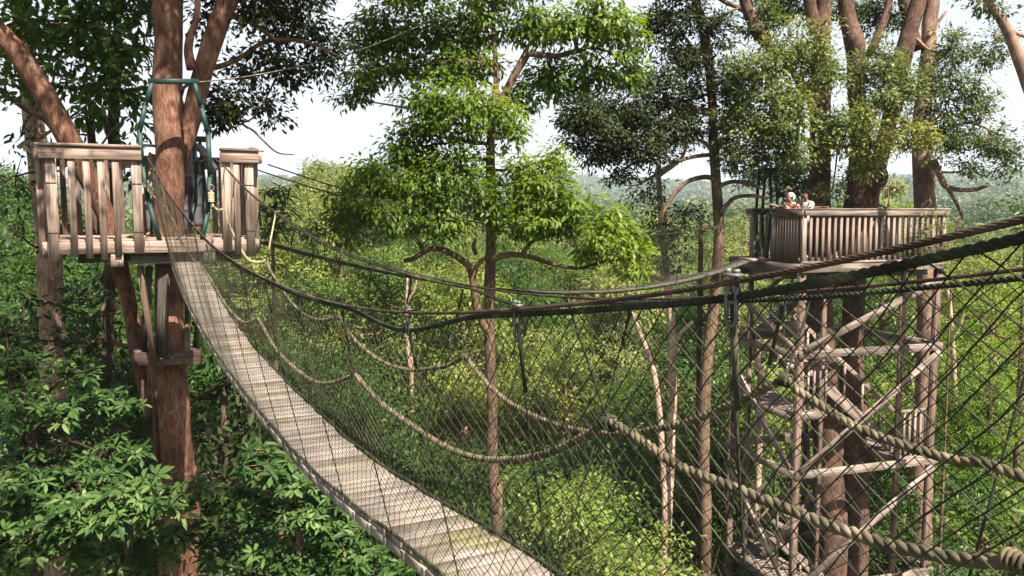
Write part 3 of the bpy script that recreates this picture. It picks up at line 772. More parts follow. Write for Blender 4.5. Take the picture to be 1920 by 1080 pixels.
mb.build('knot', 'rope_cream', br, smooth=True)
mb = MB(); mb.tube(spline(np.array([hp(424, 345, -0.04), hp(425, 370, -0.05), hp(421, 392, -0.06)]), 6), 0.008, 6)
mb.tube(spline(np.array([bpt(3.3, C2, float(hc(3.3))), bpt(3.4, 0.3, on_side(502, 460, .3)[1]), bpt(on_side(501, 482, .3)[0], 0.3, on_side(501, 482, .3)[1])]), 6), 0.007, 6)
mb.build('tie_rope', 'rope_cream', br, smooth=True)
rp = [hp(x, y, -0.05) for x, y in ((273, 345), (279, 358), (295, 374), (312, 392), (326, 420), (336, 448), (349, 470), (365, 494), (380, 502))]
mb = MB(); twisted(mb, spline(np.array(rp), 5), 0.014, 3, 0.085, 9, 6); mb.build('hand_rope', 'rope_tan', br, smooth=True)
mb = MB()
for e in range(5):
    c = hp(275+e*3, 346+e*3, -0.05)
    mb.tube(np.array([c + (0.024+0.006*rnd.random())*(PE*math.cos(a)+UP*math.sin(a)) for a in np.linspace(0, 6.283, 12)]), 0.010, 6)
mb.build('knot', 'rope_tan', br, smooth=True)

# guy cable from the hoop up to the next tree
mb = MB(); pts = spline(np.array([hp(290, 152, 0.02), hp(378, 154, 0.02), P(500, 137, 11.0), P(640, 105, 12.0), P(760, 60, 13.0), P(885, 0, 13.8), P(960, -40, 14.0)]), 8)
mb.tube(pts, 0.007, 6); tag(mb.build('guy_cable', 'dark_steel', loc=pts[0], smooth=True), 'thin grey guy cable running from the green hoop up to the right', 'cable')

# ------------------------------------------------------------------ right viewing tower
TQ = np.array([5.99, 17.6, 0.0]); TP = unit([3.43, 1.13, 0]); TL = np.array([-TP[1], TP[0], 0])
TW, TD = 3.61, 2.52; TR = 1.86; TFZ = -1.10; TRZ = -0.01
def tp(u, b, z): return TQ + TP*u + TL*b + UP*z
tw = thing('viewing_tower', tp(TW/2, TD/2, GROUND), 'tall timber viewing tower with cross braced legs and railed deck, at the right', 'viewing tower')
while b < TR+0.02:

    mb.box(tp(TW/2, b+0.06, TFZ-0.02), TP, TL, UP, TW+0.1, 0.1205, 0.04, 0.003); b += 0.122
for u in (0.15, TW*0.5, TW-0.15): mb.beam(tp(u, -0.05, TFZ-0.05), tp(u, TR+0.05, TFZ-0.05), 0.06, 0.045)
mb.build('floor_boards', 'wood_tower', tw)
for (p0, p1, m) in ((tp(-0.06, -0.05, TFZ-0.13), tp(TW+0.08, -0.05, TFZ-0.13), 'wood_tower'), (tp(-0.06, TD+0.05, TFZ-0.13), tp(TW+0.08, TD+0.05, TFZ-0.13), 'wood_tower'),
                    (tp(-0.07, -0.02, TFZ-0.15), tp(-0.07, TD+0.05, TFZ-0.15), 'wood_tower'), (tp(TW+0.07, -0.02, TFZ-0.13), tp(TW+0.07, TD+0.05, TFZ-0.13), 'wood_tower')):
    mb = MB(); mb.beam(p0, p1, 0.06, 0.20, ch=0.005); mb.build('fascia', m, tw)
for bb in (0.5, 1.25, 2.0):
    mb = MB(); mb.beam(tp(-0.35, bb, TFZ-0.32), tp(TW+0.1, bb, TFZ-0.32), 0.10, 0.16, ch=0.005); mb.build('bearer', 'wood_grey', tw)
for (u, b) in ((0.03, 0.03), (TW-0.03, 0.03), (0.03, TD-0.03), (TW-0.03, TD-0.03)):
    mb = MB(); mb.box(tp(u, b, (GROUND+TFZ-0.05)/2), UP, TP, TL, TFZ-0.05-GROUND, 0.13, 0.13, 0.008); mb.build('leg', 'wood_post', tw)
for (u, b, w) in ((TW*0.735, 0.02, 0.10), (TW*0.25, 0.40, 0.09), (0.02, TD*0.72, 0.09), (TW*0.6, TD, 0.09)):
    mb = MB(); mb.box(tp(u, b, (TFZ-0.06-12)/2), UP, TP, TL, 12-0.06+TFZ, w, w, 0.006); mb.build('intermediate_post', 'wood_post', tw)
LV = [-3.05, -5.62, -8.2, -10.8, -13.4]
for z in LV:
    for (p0, p1) in ((tp(-0.05, -0.06, z), tp(TW+0.12, -0.06, z)), (tp(-0.06, -0.02, z), tp(-0.06, TD+0.05, z)), (tp(TW+0.06, 0, z), tp(TW+0.06, TD, z)), (tp(0, TD+0.06, z), tp(TW, TD+0.06, z))):
        mb = MB(); mb.beam(p0, p1, 0.055, 0.17, ch=0.005); mb.build('beam', 'wood_tower', tw)
tops = [TFZ-0.30] + LV[:-1]
for zt, zb in zip(tops, LV):
    f = 0.95
    for (p0, p1) in ((tp(0.05, -0.115, zb+0.10), tp(TW-0.02, -0.115, zt-0.12)), (tp(-0.115, TD-0.05, zb-0.05 if False else zt-0.4), tp(-0.115, 0.05, zb+0.12))):
        mb = MB(); mb.beam(p0, p1, 0.05, 0.15, ch=0.005); mb.build('brace', 'wood_tower', tw)
# stair flights inside, with stringers, treads and balusters
def stair(p0, p1, n, wdir, w=0.85):
    mb = MB(); d = p1-p0
    for sd_ in (0, w):
        mb.beam(p0+wdir*sd_, p1+wdir*sd_, 0.05, 0.24, ch=0.004)
        mb.beam(p0+wdir*sd_+UP*0.85, p1+wdir*sd_+UP*0.85, 0.045, 0.10, ch=0.004)
    for q in range(n):
        c = p0 + d*((q+0.5)/n) + wdir*w/2 + UP*0.06
        hd_ = unit([d[0], d[1], 0]); mb.box(c, wdir, hd_, UP, w, 0.25, 0.04, 0.003)
    for q in range(1, n, 2):
        for sd_ in (0, w):
            c = p0 + d*((q+0.5)/n) + wdir*sd_; mb.beam(c+UP*0.05, c+UP*0.85, 0.045, 0.045)
    return mb.build('stair_flight', 'wood_tower', tw)
zz = TFZ; fl = [(0.45, 2.9, -2.95, -4.55), (0.75, 3.1, -4.5 + 0.1, -5.55), ]
stair(tp(0.25, 0.55, -3.15), tp(3.0, 0.55, -5.45), 11, TL)
stair(tp(3.0, 1.5, -5.62), tp(0.3, 1.5, -8.05), 11, TL)
stair(tp(3.1, 1.5, -1.2), tp(0.5, 1.5, -3.0), 9, TL)
stair(tp(0.25, 0.55, -8.25), tp(3.0, 0.55, -10.6), 11, TL)
def landing(u0, u1, b0, b1, z):
    mb = MB(); b = b0
    while b < b1-0.05: mb.box(tp((u0+u1)/2, b+0.06, z), TP, TL, UP, u1-u0, 0.115, 0.04); b += 0.122
    mb.beam(tp(u0, b0-0.03, z-0.06), tp(u1, b0-0.03, z-0.06), 0.05, 0.17); mb.beam(tp(u0-0.03, b0, z-0.06), tp(u0-0.03, b1, z-0.06), 0.05, 0.17)
    mb.build('landing', 'wood_tower', tw)
landing(0.0, 0.85, 0.15, 2.4, -4.35); landing(2.75, 3.55, 0.15, 2.4, -5.55); landing(0.05, 0.8, 0.3, 2.4, -8.15)
for (u0, u1, b, z) in ((0.05, 0.9, 0.2, -4.3), (2.7, 3.55, 0.1, -5.5)):      # guard rail with pickets at the landings
    mb = MB()
    mb.beam(tp(u0, b, z+1.0), tp(u1, b, z+1.0), 0.05, 0.09)
    for q in np.linspace(u0+0.05, u1-0.05, 6): mb.beam(tp(q, b, z), tp(q, b, z+1.0), 0.05, 0.05)
    mb.build('landing_guard', 'wood_tower', tw)
# railing on top
def trail(p0, p1, nrm):
    mb = MB(); mb.beam(p0+UP*(TRZ-0.085), p1+UP*(TRZ-0.085), 0.045, 0.13, ch=0.004)
    mb.beam(p0+UP*(TRZ-0.012)-nrm*0.03, p1+UP*(TRZ-0.012)-nrm*0.03, 0.14, 0.028, ch=0.004); mb.build('handrail', 'wood_tower', tw)
trail(tp(-0.03, -0.09, 0), tp(TW+0.1, -0.09, 0), -TL); trail(tp(-0.09, -0.10, 0), tp(-0.09, 0.93, 0), -TP)
trail(tp(-0.09, 1.70, 0), tp(-0.09, TR+0.05, 0), -TP); trail(tp(TW+0.1, -0.05, 0), tp(TW+0.1, TR, 0), TP); trail(tp(0, TR+0.09, 0), tp(TW, TR+0.09, 0), TL)
for (u, b) in ((0.0, -0.02), (TW, -0.02), (-0.03, 0.93), (-0.03, 1.74), (TW, TR), (TW/2, TR), (TW, TR/2)):
    mb = MB(); mb.box(tp(u, b, (TFZ-0.3+TRZ-0.05)/2), UP, TP, TL, TRZ-0.05-(TFZ-0.3), 0.10, 0.10, 0.006); mb.build('railing_post', 'wood_tower', tw)
tb0 = None
def tbal(u, b):
    global tb0
    pos = tp(u, b, 0)
    if tb0 is None:
        mb = MB(); mb.box(pos+UP*((TFZ-0.05+TRZ-0.06)/2), UP, TP, TL, TRZ-0.06-(TFZ-0.05), 0.062, 0.045, 0.004); tb0 = (mb.build('baluster', 'wood_tower', tw), pos); return
    copy_part(tb0[0], tw, pos-tb0[1])
for q in range(1, 24): tbal(q*TW/24, -0.05)
for q in range(1, 10): tbal(-0.055, q*0.094)
for q in range(1, 13): tbal(TW+0.05, q*TR/13)
for q in range(1, 24): tbal(q*TW/24, TR+0.05)
# its green hoop
h2 = thing('hoop_frame', tp(-0.1, 1.33, TFZ), 'dark green steel hoop frame on the tower beside the group of people', 'steel frame', 'steel bridge gateways')
for off in (-0.04, 0.12):
    for sd_ in (-1, 1):
        mb = MB(); poly_tube(mb, [tp(off, 1.33+sd_*w, TFZ+h) for w, h in ((0.16, -0.05), (0.23, 0.5), (0.27, 1.1), (0.26, 1.35), (0.18, 1.95))], 0.055); mb.build('hoop_leg', 'green_paint' if off < 0 else 'dark_steel', h2)
    mb = MB(); poly_tube(mb, [tp(off, 1.33-0.19, TFZ+1.95), tp(off, 1.33+0.19, TFZ+1.95)], 0.055); mb.build('top_bar', 'green_paint', h2)
mb = MB(); mb.box(tp(-0.28, 1.33, TFZ-0.03), TL, TP, UP, 0.6, 0.4, 0.07, 0.005); mb.build('threshold', 'wood_tower', h2)

# ------------------------------------------------------------------ far bridge between the two platforms
E0 = tp(-0.45, 1.33, TFZ-0.05); E1 = np.array([-3.55, 12.0, FZ-0.1])
hb = unit([E1[0]-E0[0], E1[1]-E0[1], 0]); hm = np.array([-hb[1], hb[0], 0]); HL = float(np.dot(E1-E0, hb))
b2 = thing('suspension_bridge', E0, 'narrow rope bridge seen edge on in the middle distance, running to the tower deck', 'rope bridge', 'canopy walkway bridges')
def fz(t):
    a = t/HL; return E0[2]*(1-a)+E1[2]*a - 0.72*4*a*(1-a)*(1-0.15*(a-0.5))
mb = MB(); t = 0.0
while t < HL:
    a = E0*[1, 1, 0]+hb*t; e = E0*[1, 1, 0]+hb*(t+0.095)
    pa, pe = a+UP*fz(t), e+UP*fz(t+0.095); d = pe-pa; up = unit(np.cross(hm, d)); up = up if up[2] > 0 else -up
    mb.box((pa+pe)/2+hm*rnd.uniform(-.01, .01), hm, d, up, 0.36, 0.095, 0.04); t += 0.105
mb.build('deck', 'wood_grey', b2)
tt = np.linspace(0, HL, 90)
for sd_ in (-1, 1):
    mb = MB(); mb.tube(np.array([E0*[1, 1, 0]+hb*t+hm*sd_*0.19+UP*(fz(t)+0.01) for t in tt]), 0.016, 6)
    mb.build('edge_rope', 'rope_dark', b2, smooth=True)
    mb = MB(); mb.tube(np.array([E0*[1, 1, 0]+hb*t+hm*sd_*0.38+UP*(fz(t)+1.05) for t in tt]), 0.010, 6)
    mb.build('main_cable', 'rope_dark', b2, smooth=True)
    mb = MB()
    for k in range(int(HL/0.09)):
        for dr in (-1, 1):
            v = np.linspace(0, 1, 5); q = k*0.09+dr*v*0.9; okk = (q > 0) & (q < HL)
            if okk.sum() > 1:
                q, v = q[okk], v[okk]; mb.tube(np.array([E0*[1, 1, 0]+hb*a+hm*sd_*(0.19+0.19*c)+UP*(fz(a)+1.03*c) for a, c in zip(q, v)]), 0.0012, 3, cap=False)
    mb.build('net', 'net_cord', b2)
    for t in np.arange(0.6, HL, 0.95):
        mb = MB(); mb.tube([E0*[1, 1, 0]+hb*t+hm*sd_*0.19+UP*fz(t), E0*[1, 1, 0]+hb*t+hm*sd_*0.38+UP*(fz(t)+1.05)], 0.005, 5); mb.build('suspender', 'rope_dark', b2)

# ------------------------------------------------------------------ people
def skin_mesh(name, verts, edges, radii, m, parent, sub=2):
    me = bpy.data.meshes.new(name); org = WL[parent.name]
    me.from_pydata([tuple(np.asarray(v)-org) for v in verts], edges, [])
    o = bpy.data.objects.new(name, me); COL.objects.link(o); o.parent = parent; WL[o.name] = org.copy()
    md = o.modifiers.new('skin', 'SKIN'); md.use_smooth_shade = True; md.branch_smoothing = 0.4
    lay = me.skin_vertices[0].data if me.skin_vertices else None
    if lay is None:
        bm_ = None
    for q, r in enumerate(radii):
        lay[q].radius = r if hasattr(r, '__len__') else (r, r)
        lay[q].use_root = (q == 0)
    sb = o.modifiers.new('subdivision', 'SUBSURF'); sb.levels = sub; sb.render_levels = sub
    me.materials.append(MATS[m]); return o
def ensure_skin(o): pass
def person(label, foot, H, face, cols, hands, lean=(0, 0), head=None, hair=True, hat=None, scarf=False, vest=None, long_sleeve=False, grp=None):
    """foot: ground point; face: facing angle (0 = +x); hands: two world points (left, right) or None to hang"""
    f = np.array([math.cos(face), math.sin(face), 0]); l = np.array([-f[1], f[0], 0])
    foot = np.asarray(foot, float)
    t = thing('person', foot, label, 'person', grp)
    k = H
    def at(fw, lf, z): return foot + f*(fw + lean[0]*z*z/(H*H)*H*1.0)*1.0 + l*(lf + lean[1]*z*z/(H*H)*H) + UP*z
    pel = at(0, 0, .53*k); wai = at(.01*k, 0, .60*k); che = at(.005*k, 0, .72*k); neb = at(0, 0, .82*k); nek = at(.012*k, 0, .855*k)
    hd0 = at(.02*k, 0, .885*k); hd1 = at(.022*k, 0, .935*k); hd2 = at(.015*k, 0, .975*k)
    V = [pel, wai, che, neb, nek, hd0, hd1, hd2]; E = [(q, q+1) for q in range(7)]
    Rr = [(.085*k, .062*k), (.074*k, .055*k), (.085*k, .06*k), (.05*k, .042*k), (.028*k, .028*k), (.038*k, .043*k), (.045*k, .053*k), (.034*k, .04*k)]
    nose = at(.078*k, 0, .925*k); V.append(nose); E.append((6, 8)); Rr.append((.010*k, .010*k))
    shirtV = [pel+UP*0.02*k, wai, che, neb-UP*.005*k]; shirtE = [(0, 1), (1, 2), (2, 3)]; shirtR = [(.094*k, .072*k), (.084*k, .064*k), (.096*k, .07*k), (.056*k, .048*k)]
    for sd_, h in zip((1, -1), hands):
        sh = at(0, sd_*.105*k, .80*k)
        if h is None: h = at(.06*k, sd_*.16*k, .47*k)
        h = np.asarray(h, float); d = h - sh; L = np.linalg.norm(d); amax = .43*k
        if L > amax: h = sh + d/L*amax; d = h-sh; L = amax
        el = sh + d*0.5 + unit(-UP + l*sd_*0.6 - f*0.2)*math.sqrt(max(0.0004, (.22*k)**2 - (L/2)**2))
        wr = el + (h-el)*0.78
        b = len(V); V += [sh, el, wr, h]; E += [(3, b), (b, b+1), (b+1, b+2), (b+2, b+3)]
        Rr += [.033*k, .024*k, .016*k, (.022*k, .012*k)]
        side = unit(np.cross(h-wr, UP) + 1e-4); fd = unit(h-wr)
        for q in range(4):
            V.append(h + fd*.045*k*(1 - .12*abs(q-1.4)) + side*(q-1.5)*.010*k - UP*.008*k); E.append((b+3, len(V)-1)); Rr.append(.0045*k)
        V.append(wr + fd*.04*k + side*.03*k*sd_); E.append((b+2, len(V)-1)); Rr.append(.006*k)
        c = len(shirtV); el2 = wr if long_sleeve else sh + (el-sh)*0.7
        if long_sleeve: shirtV += [sh, el, wr]; shirtE += [(3, c), (c, c+1), (c+1, c+2)]; shirtR += [.042*k, .031*k, .023*k]
        else: shirtV += [sh, el2]; shirtE += [(3, c), (c, c+1)]; shirtR += [.043*k, .036*k]
    tv, te, tr = [pel], [], [(.092*k, .07*k)]
    for sd_ in (1, -1):
        hip = at(0, sd_*.055*k, .49*k); kn = at(.015*k, sd_*.058*k, .28*k); an = at(-.01*k, sd_*.06*k, .045*k); toe = at(.09*k, sd_*.07*k, .018*k)
        b = len(V); V += [hip, kn, an, toe]; E += [(0, b), (b, b+1), (b+1, b+2), (b+2, b+3)]; Rr += [.055*k, .036*k, .024*k, (.026*k, .016*k)]
        c = len(tv); tv += [hip, kn, an+UP*.02*k]; te += [(0, c), (c, c+1), (c+1, c+2)]; tr += [.064*k, .048*k, .042*k]
    skin_mesh('body', V, E, Rr, cols[0], t)
    skin_mesh('shirt', shirtV, shirtE, shirtR, cols[1], t); skin_mesh('trousers', tv, te, tr, cols[2], t)
    hc_ = at(.005*k, 0, .94*k)
    def dome(c, rx, ry, rz, zmin, fcut, n=14, mcap=10):
        mb = MB(); V = []; ok = []
        for a in range(mcap+1):
            th = math.pi*a/mcap
            for b in range(n):
                ph = 2*math.pi*b/n; p = np.array([math.sin(th)*math.cos(ph), math.sin(th)*math.sin(ph), math.cos(th)]); V.append(c + f*p[0]*rx + l*p[1]*ry + UP*p[2]*rz); ok.append(p[2] > zmin + (fcut if p[0] > 0.35 else 0))
        Q = [(a*n+b, a*n+(b+1) % n, (a+1)*n+(b+1) % n, (a+1)*n+b) for a in range(mcap) for b in range(n) if ok[a*n+b] and ok[(a+1)*n+b]]
        mb.add(V, Q); return mb
    if scarf:
        mb = dome(hc_, .066*k, .062*k, .068*k, -.9, 0.75); o = mb.build('headscarf', 'scarf_white', t, smooth=True)
        skin_mesh('scarf_drape', [neb+UP*.03*k, neb-f*.02*k, che+UP*.03*k-f*.03*k], [(0, 1), (1, 2)], [(.05*k, .05*k), (.085*k, .06*k), (.07*k, .05*k)], 'scarf_white', t)
    else:
        dome(hc_, .06*k, .056*k, .064*k, -.55, 0.75).build('hair', 'hair_black', t, smooth=True)
    if hat:
        dome(hc_+UP*.012*k, .066*k, .061*k, .066*k, 0.12, 0).build('cap', hat, t, smooth=True)
        mb = MB(); mb.box(hc_+f*.085*k+UP*.022*k, f, l, UP-f*0.2, .07*k, .09*k, .008*k, .003*k); mb.build('cap_peak', hat, t)
    if vest: skin_mesh('vest', [wai-f*.012*k, che-f*.012*k, at(-.012*k, 0, .80*k)], [(0, 1), (1, 2)], [(.088*k, .066*k), (.1*k, .072*k), (.085*k, .055*k)], vest, t)
    return t
FL = TFZ
def onfloor(px, py, b, u0=None):   # u on the tower deck whose column is px at depth b
    r = ray(px, 395); o = TQ + TL*b
    A = np.array([[r[0], -TP[0]], [r[1], -TP[1]]]); return np.linalg.solve(A, o[:2])[1]
def tfoot(px, b): return tp(onfloor(px, 0, b), b, FL)
fa = math.atan2(-TP[1], -TP[0])
g_ = None
person('person in cream cap and navy shirt stretching an arm out past the green hoop', tfoot(1486, 0.95), 1.54, fa+0.1, ('skin', 'shirt_navy', 'trousers_dark'),
       [tp(-0.25, 0.9, 0.10), tp(-0.1, 0.35, 0.08)], lean=(0.10, 0), hat='cap_cream')
person('person in white headscarf and pale pink top leaning on the tower rail', tfoot(1487, 0.55), 1.42, fa+0.25, ('skin_warm', 'shirt_pink', 'trousers_dark'),
       [tp(-0.09, 0.45, 0.05), tp(-0.08, 0.15, 0.05)], lean=(0.06, 0), scarf=True)
person('child with black hair and orange top peering over the corner of the rail', tfoot(1500, 0.26), 1.25, fa+0.2, ('skin_warm', 'shirt_orange', 'trousers_dark'),
       [tp(-0.06, 0.22, 0.03), tp(0.12, -0.07, 0.03)], lean=(0.02, 0))
person('person with black hair, white shirt and dark vest standing beside the trunk', tfoot(1512, 0.62), 1.49, fa+0.15, ('skin', 'shirt_white', 'trousers_dark'),
       [tp(0.05, 0.35, -0.1), tp(0.75, 0.0, 0.0)], vest='vest_dark')
fb = math.atan2(PB[1], PB[0])
pc = lp(u_at(358, 1.35), 1.35, FZ)
person('person in lilac shirt and grey trousers behind the red trunk, arms stretched to both sides', pc, 1.47, fb, ('skin', 'shirt_lilac', 'trousers_grey'),
       [hp(287, 292, 1.25), hp(391, 293, 1.1)], lean=(0.03, 0.0), long_sleeve=True)
pc2 = lp(u_at(287, 1.1), 1.1, FZ)
person('small child in pale blue top half hidden left of the red trunk', pc2, 0.86, fb+2.6, ('skin', 'shirt_blue', 'trousers_grey'), [None, None])
# ------------------------------------------------------------------ the trees one can tell apart
t1 = pix_stem([(337, 1080, 37), (336, 1000, 35), (333, 900, 30), (328, 800, 29), (321, 700, 28), (317, 580, 25), (317, 450, 26), (318, 300, 26), (316, 200, 26), (315, 100, 25), (315, 0, 26), (314, -90, 25), (305, -260, 20), (290, -430, 12)], 10.93)
f1 = pix_stem([(328, 350, 8), (346, 275, 16), (363, 200, 18), (379, 140, 18), (399, 75, 18), (425, 0, 18), (450, -80, 20), (490, -200, 13), (520, -330, 8)], 11.05)
s1 = pix_stem([(360, 130, 10), (353, 95, 8), (358, 65, 7), (367, 40, 6), (371, 0, 5), (372, -60, 3)], 11.0)
l1 = pix_stem([(390, 128, 6), (420, 122, 5), (455, 105, 4.5), (485, 84, 4), (515, 75, 4), (560, 76, 3), (600, 88, 2.2), (632, 104, 1.5)], 11.6)
l2 = pix_stem([(432, 28, 7), (462, 38, 5), (490, 55, 4), (515, 75, 3.5)], 11.5)
l3 = pix_stem([(452, 232, 1.6), (475, 245, 2.2), (492, 262, 2), (520, 286, 1.6), (552, 290, 1)], 11.8)
l4 = pix_stem([(515, 75, 2.5), (522, 110, 2), (515, 150, 1.6), (480, 215, 1.6), (452, 232, 1.6)], 11.8)
dk_ = [(480, 20, 55, 38, 11.6), (555, 25, 62, 40, 12), (600, 68, 38, 32, 12.2), (505, 100, 42, 26, 11.8), (430, 185, 42, 42, 11.8), (415, 222, 32, 22, 11.6),
       (500, 208, 30, 30, 12), (545, 150, 22, 18, 12), (610, 128, 26, 24, 12.2), (462, 140, 30, 34, 11.9), (392, 40, 20, 50, 11.6), (480, -60, 140, 60, 11.8), (345, -120, 120, 60, 11.4), (535, 120, 40, 16, 12)] + [('w', x, y, z, 1.15) for x, y, z in ((-6, 11, 6.5), (-4, 11.2, 7), (-2, 11, 7.2), (0, 10.8, 7.2), (-5, 8.9, 6.6), (-3.3, 8.1, 6.8), (-1.6, 8.1, 7), (0.2, 8.3, 7), (-6.8, 9, 6.4), (-3, 9.6, 7.2), (-1, 9.6, 7.4), (-6.6, 7.4, 6.0))]  # world blobs: unseen overhead foliage added to shade the area behind the platform
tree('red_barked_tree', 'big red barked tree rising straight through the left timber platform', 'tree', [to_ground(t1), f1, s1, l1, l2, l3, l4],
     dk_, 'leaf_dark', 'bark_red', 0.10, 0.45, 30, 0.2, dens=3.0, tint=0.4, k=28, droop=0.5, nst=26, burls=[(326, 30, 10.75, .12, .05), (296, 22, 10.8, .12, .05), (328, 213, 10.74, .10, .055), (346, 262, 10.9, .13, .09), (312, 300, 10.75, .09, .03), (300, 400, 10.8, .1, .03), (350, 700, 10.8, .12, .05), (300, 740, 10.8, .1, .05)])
t2 = pix_stem([(300, 900, 9, 11.2), (280, 780, 11, 11.3), (258, 665, 13, 11.4), (240, 560, 14, 11.4), (216, 470, 16, 11.3), (206, 432, 14, 11.2), (190, 385, 17, 11.1), (160, 322, 19, 11.0), (132, 268, 20, 10.9), (100, 205, 20, 10.8), (62, 140, 19, 10.7), (15, 78, 18, 10.6), (-35, 25, 17, 10.5), (-110, -60, 15, 10.4)]) + [np.array([-7.6, 9.2, 4.1, .09]), np.array([-6.2, 7.4, 5.2, .07]), np.array([-4.4, 5.8, 5.7, .05]), np.array([-3.0, 4.6, 5.8, .03])]  # world points at the end added to carry the unseen shading crown
tree('leaning_tree', 'smooth trunk leaning left out through the railing of the left platform', 'tree', [to_ground(t2)],
     [(-140, -90, 130, 60, 10.4), (-60, -60, 90, 50, 10.4), (-190, 60, 80, 60, 10.4)] + [('w', x, y, z, r) for x, y, z, r in ((-2.4, 3.6, 5.0, .85), (-3.4, 4.6, 5.2, .9), (-2.3, 4.8, 5.4, .7), (-4.4, 5.8, 5.4, .9), (-3.2, 6.2, 5.8, .7), (-5.4, 7.2, 5.4, .9), (-4.6, 4.2, 5.2, .9), (-1.7, 2.5, 5.0, .75), (-1.2, 1.3, 5.0, .8), (-2.6, 1.6, 5.2, .85), (-0.3, 0.5, 5.2, .8), (-3.4, 2.9, 5.2, .85), (-1.7, 0.1, 5.2, .85), (0.4, -0.7, 5.2, .8), (-1.0, -0.9, 5.4, .85))], 'leaf_mid', 'bark_red', 0.15, 0.42, 24, 0.3, dens=1.6, k=14)  # world blobs: unseen crown added and shaped to shade the lower left
t3 = pix_stem([(108, 1080, 23), (105, 850, 22), (99, 700, 22), (96, 560, 22), (88, 420, 22), (72, 300, 20), (57, 190, 17), (45, 80, 15), (30, -50, 12), (20, -200, 8)], 14.0)
l31 = pix_stem([(92, 520, 7), (125, 640, 6), (190, 638, 6), (240, 650, 4)], 13.6)
tree('pink_trunked_tree', 'pinkish trunk standing behind the left end of the left platform, green crown above', 'tree', [to_ground(t3), l31],
     [(140, 45, 110, 48, 12), (215, 80, 66, 66, 12), (62, 60, 52, 60, 12.5), (175, 150, 66, 44, 12), (238, 150, 42, 56, 12), (18, 145, 34, 50, 12.8), (110, 110, 46, 30, 12), (258, 25, 38, 40, 12), (60, -30, 120, 40, 12), (215, -20, 80, 40, 12),
      (150, 215, 40, 26, 12.5), (245, 215, 26, 30, 12.4)],
     'leaf_mid', 'bark_pale', 0.155, 0.42, 22, 0.26, dens=1.9, tint=0.5, k=14, kind='big')
t4 = pix_stem([(195, 900, 11), (200, 700, 11), (207, 500, 11), (212, 400, 11), (214, 300, 11), (213, 200, 10), (218, 100, 8), (225, -40, 6)], 13.2)
l41 = pix_stem([(209, 260, 8), (195, 225, 8), (165, 190, 7), (135, 180, 4)], 13.1)
l42 = pix_stem([(186, 470, 5), (180, 330, 5), (172, 230, 4.5), (165, 170, 4)], 13.0)
l43 = pix_stem([(168, 460, 4), (170, 300, 3.6), (160, 200, 3)], 12.9)
l44 = pix_stem([(0, 165, 3), (40, 200, 4), (95, 232, 4), (160, 275, 4)], 12.0)
tree('dark_stemmed_tree', 'slender dark stemmed tree with sparse drooping leaves behind the left railing', 'tree', [to_ground(t4), l41, l42, l43, l44],
     [(30, 330, 42, 60, 11.5), (25, 440, 40, 46, 11.5), (55, 560, 60, 55, 12), (160, 560, 66, 46, 12.4), (40, 250, 40, 40, 12), (225, 270, 40, 30, 13.4), (160, 600, 60, 40, 12), (225, 330, 40, 40, 13.6), (30, 640, 50, 40, 11.5), (140, 430, 50, 50, 13.8), (190, 520, 50, 30, 13.8)],
     'leaf_broad', 'bark_dark', 0.145, 0.34, 12, 0.3, dens=1.5, tint=0.25, k=10, kind='big', twig=0.008)
# broad-leaved trees in the lower left corner, whorled leaves at the shoot tips
def corner(base, top, r): 
    return [np.array([base[0], base[1], GROUND-0.2, r*1.6]), np.array([base[0], base[1], (GROUND+top[2])/2, r*1.3]), np.array([*top, r*0.5])]
c = P(280, 960, 8.6)
tree('broadleaf_tree', 'large leaved tree with sunlit whorls crossing in front of the red trunk, lower left', 'tree', [corner(P(215, 1080, 8.6), P(240, 950, 8.6), 0.09)],
     [(285, 930, 105, 42, 8.2, .65), (215, 960, 95, 40, 8.2, .6), (150, 970, 90, 36, 8.4), (360, 920, 40, 22, 8.1, .7), (330, 1000, 60, 26, 8.6), (90, 1000, 90, 50, 8.6), (230, 1040, 130, 40, 8.8), (120, 900, 110, 40, 9.2, .35), (30, 930, 70, 60, 8.8)],
     'leaf_broad', 'bark_brown', 0.15, 0.33, ros=True, dens=2.3, tint=0.5, kind='big', twig=0.007)
tree('broadleaf_tree', 'large leaved tree below the bridge deck, sunlit leaves beside its sagging edge', 'tree', [corner(P(590, 1080, 8.3), P(560, 960, 8.3), 0.08)],
     [(500, 880, 70, 30, 8.3, .65), (560, 900, 60, 40, 8.2, .6), (590, 960, 80, 40, 8.2, .6), (640, 1000, 60, 40, 8.2, .65), (520, 960, 80, 40, 8.5), (560, 1040, 110, 44, 8.4, .5), (670, 1040, 60, 36, 8.2, .6), (450, 940, 60, 40, 8.6, .4), (440, 1030, 80, 50, 8.8, .35), (470, 850, 40, 22, 8.4, .5), (700, 1075, 50, 30, 8.2)],
     'leaf_broad', 'bark_brown', 0.135, 0.34, ros=True, dens=2.2, tint=0.5, kind='big', twig=0.007)
tree('broadleaf_tree', 'large leaved tree against the left picture edge below the platform', 'tree', [corner(P(40, 1080, 9.4), P(60, 800, 9.4), 0.1)],
     [(60, 770, 80, 40, 9.2, .5), (125, 700, 60, 34, 9.4, .5), (40, 700, 60, 46, 9.4, .45), (120, 780, 80, 46, 9.8, .35), (200, 760, 70, 50, 10.2, .25), (60, 850, 90, 50, 9.6, .35), (190, 850, 90, 46, 10.0, .25), (10, 620, 40, 40, 9.5)],
     'leaf_broad', 'bark_dark', 0.14, 0.33, ros=True, dens=1.9, tint=0.35, kind='big', twig=0.008)
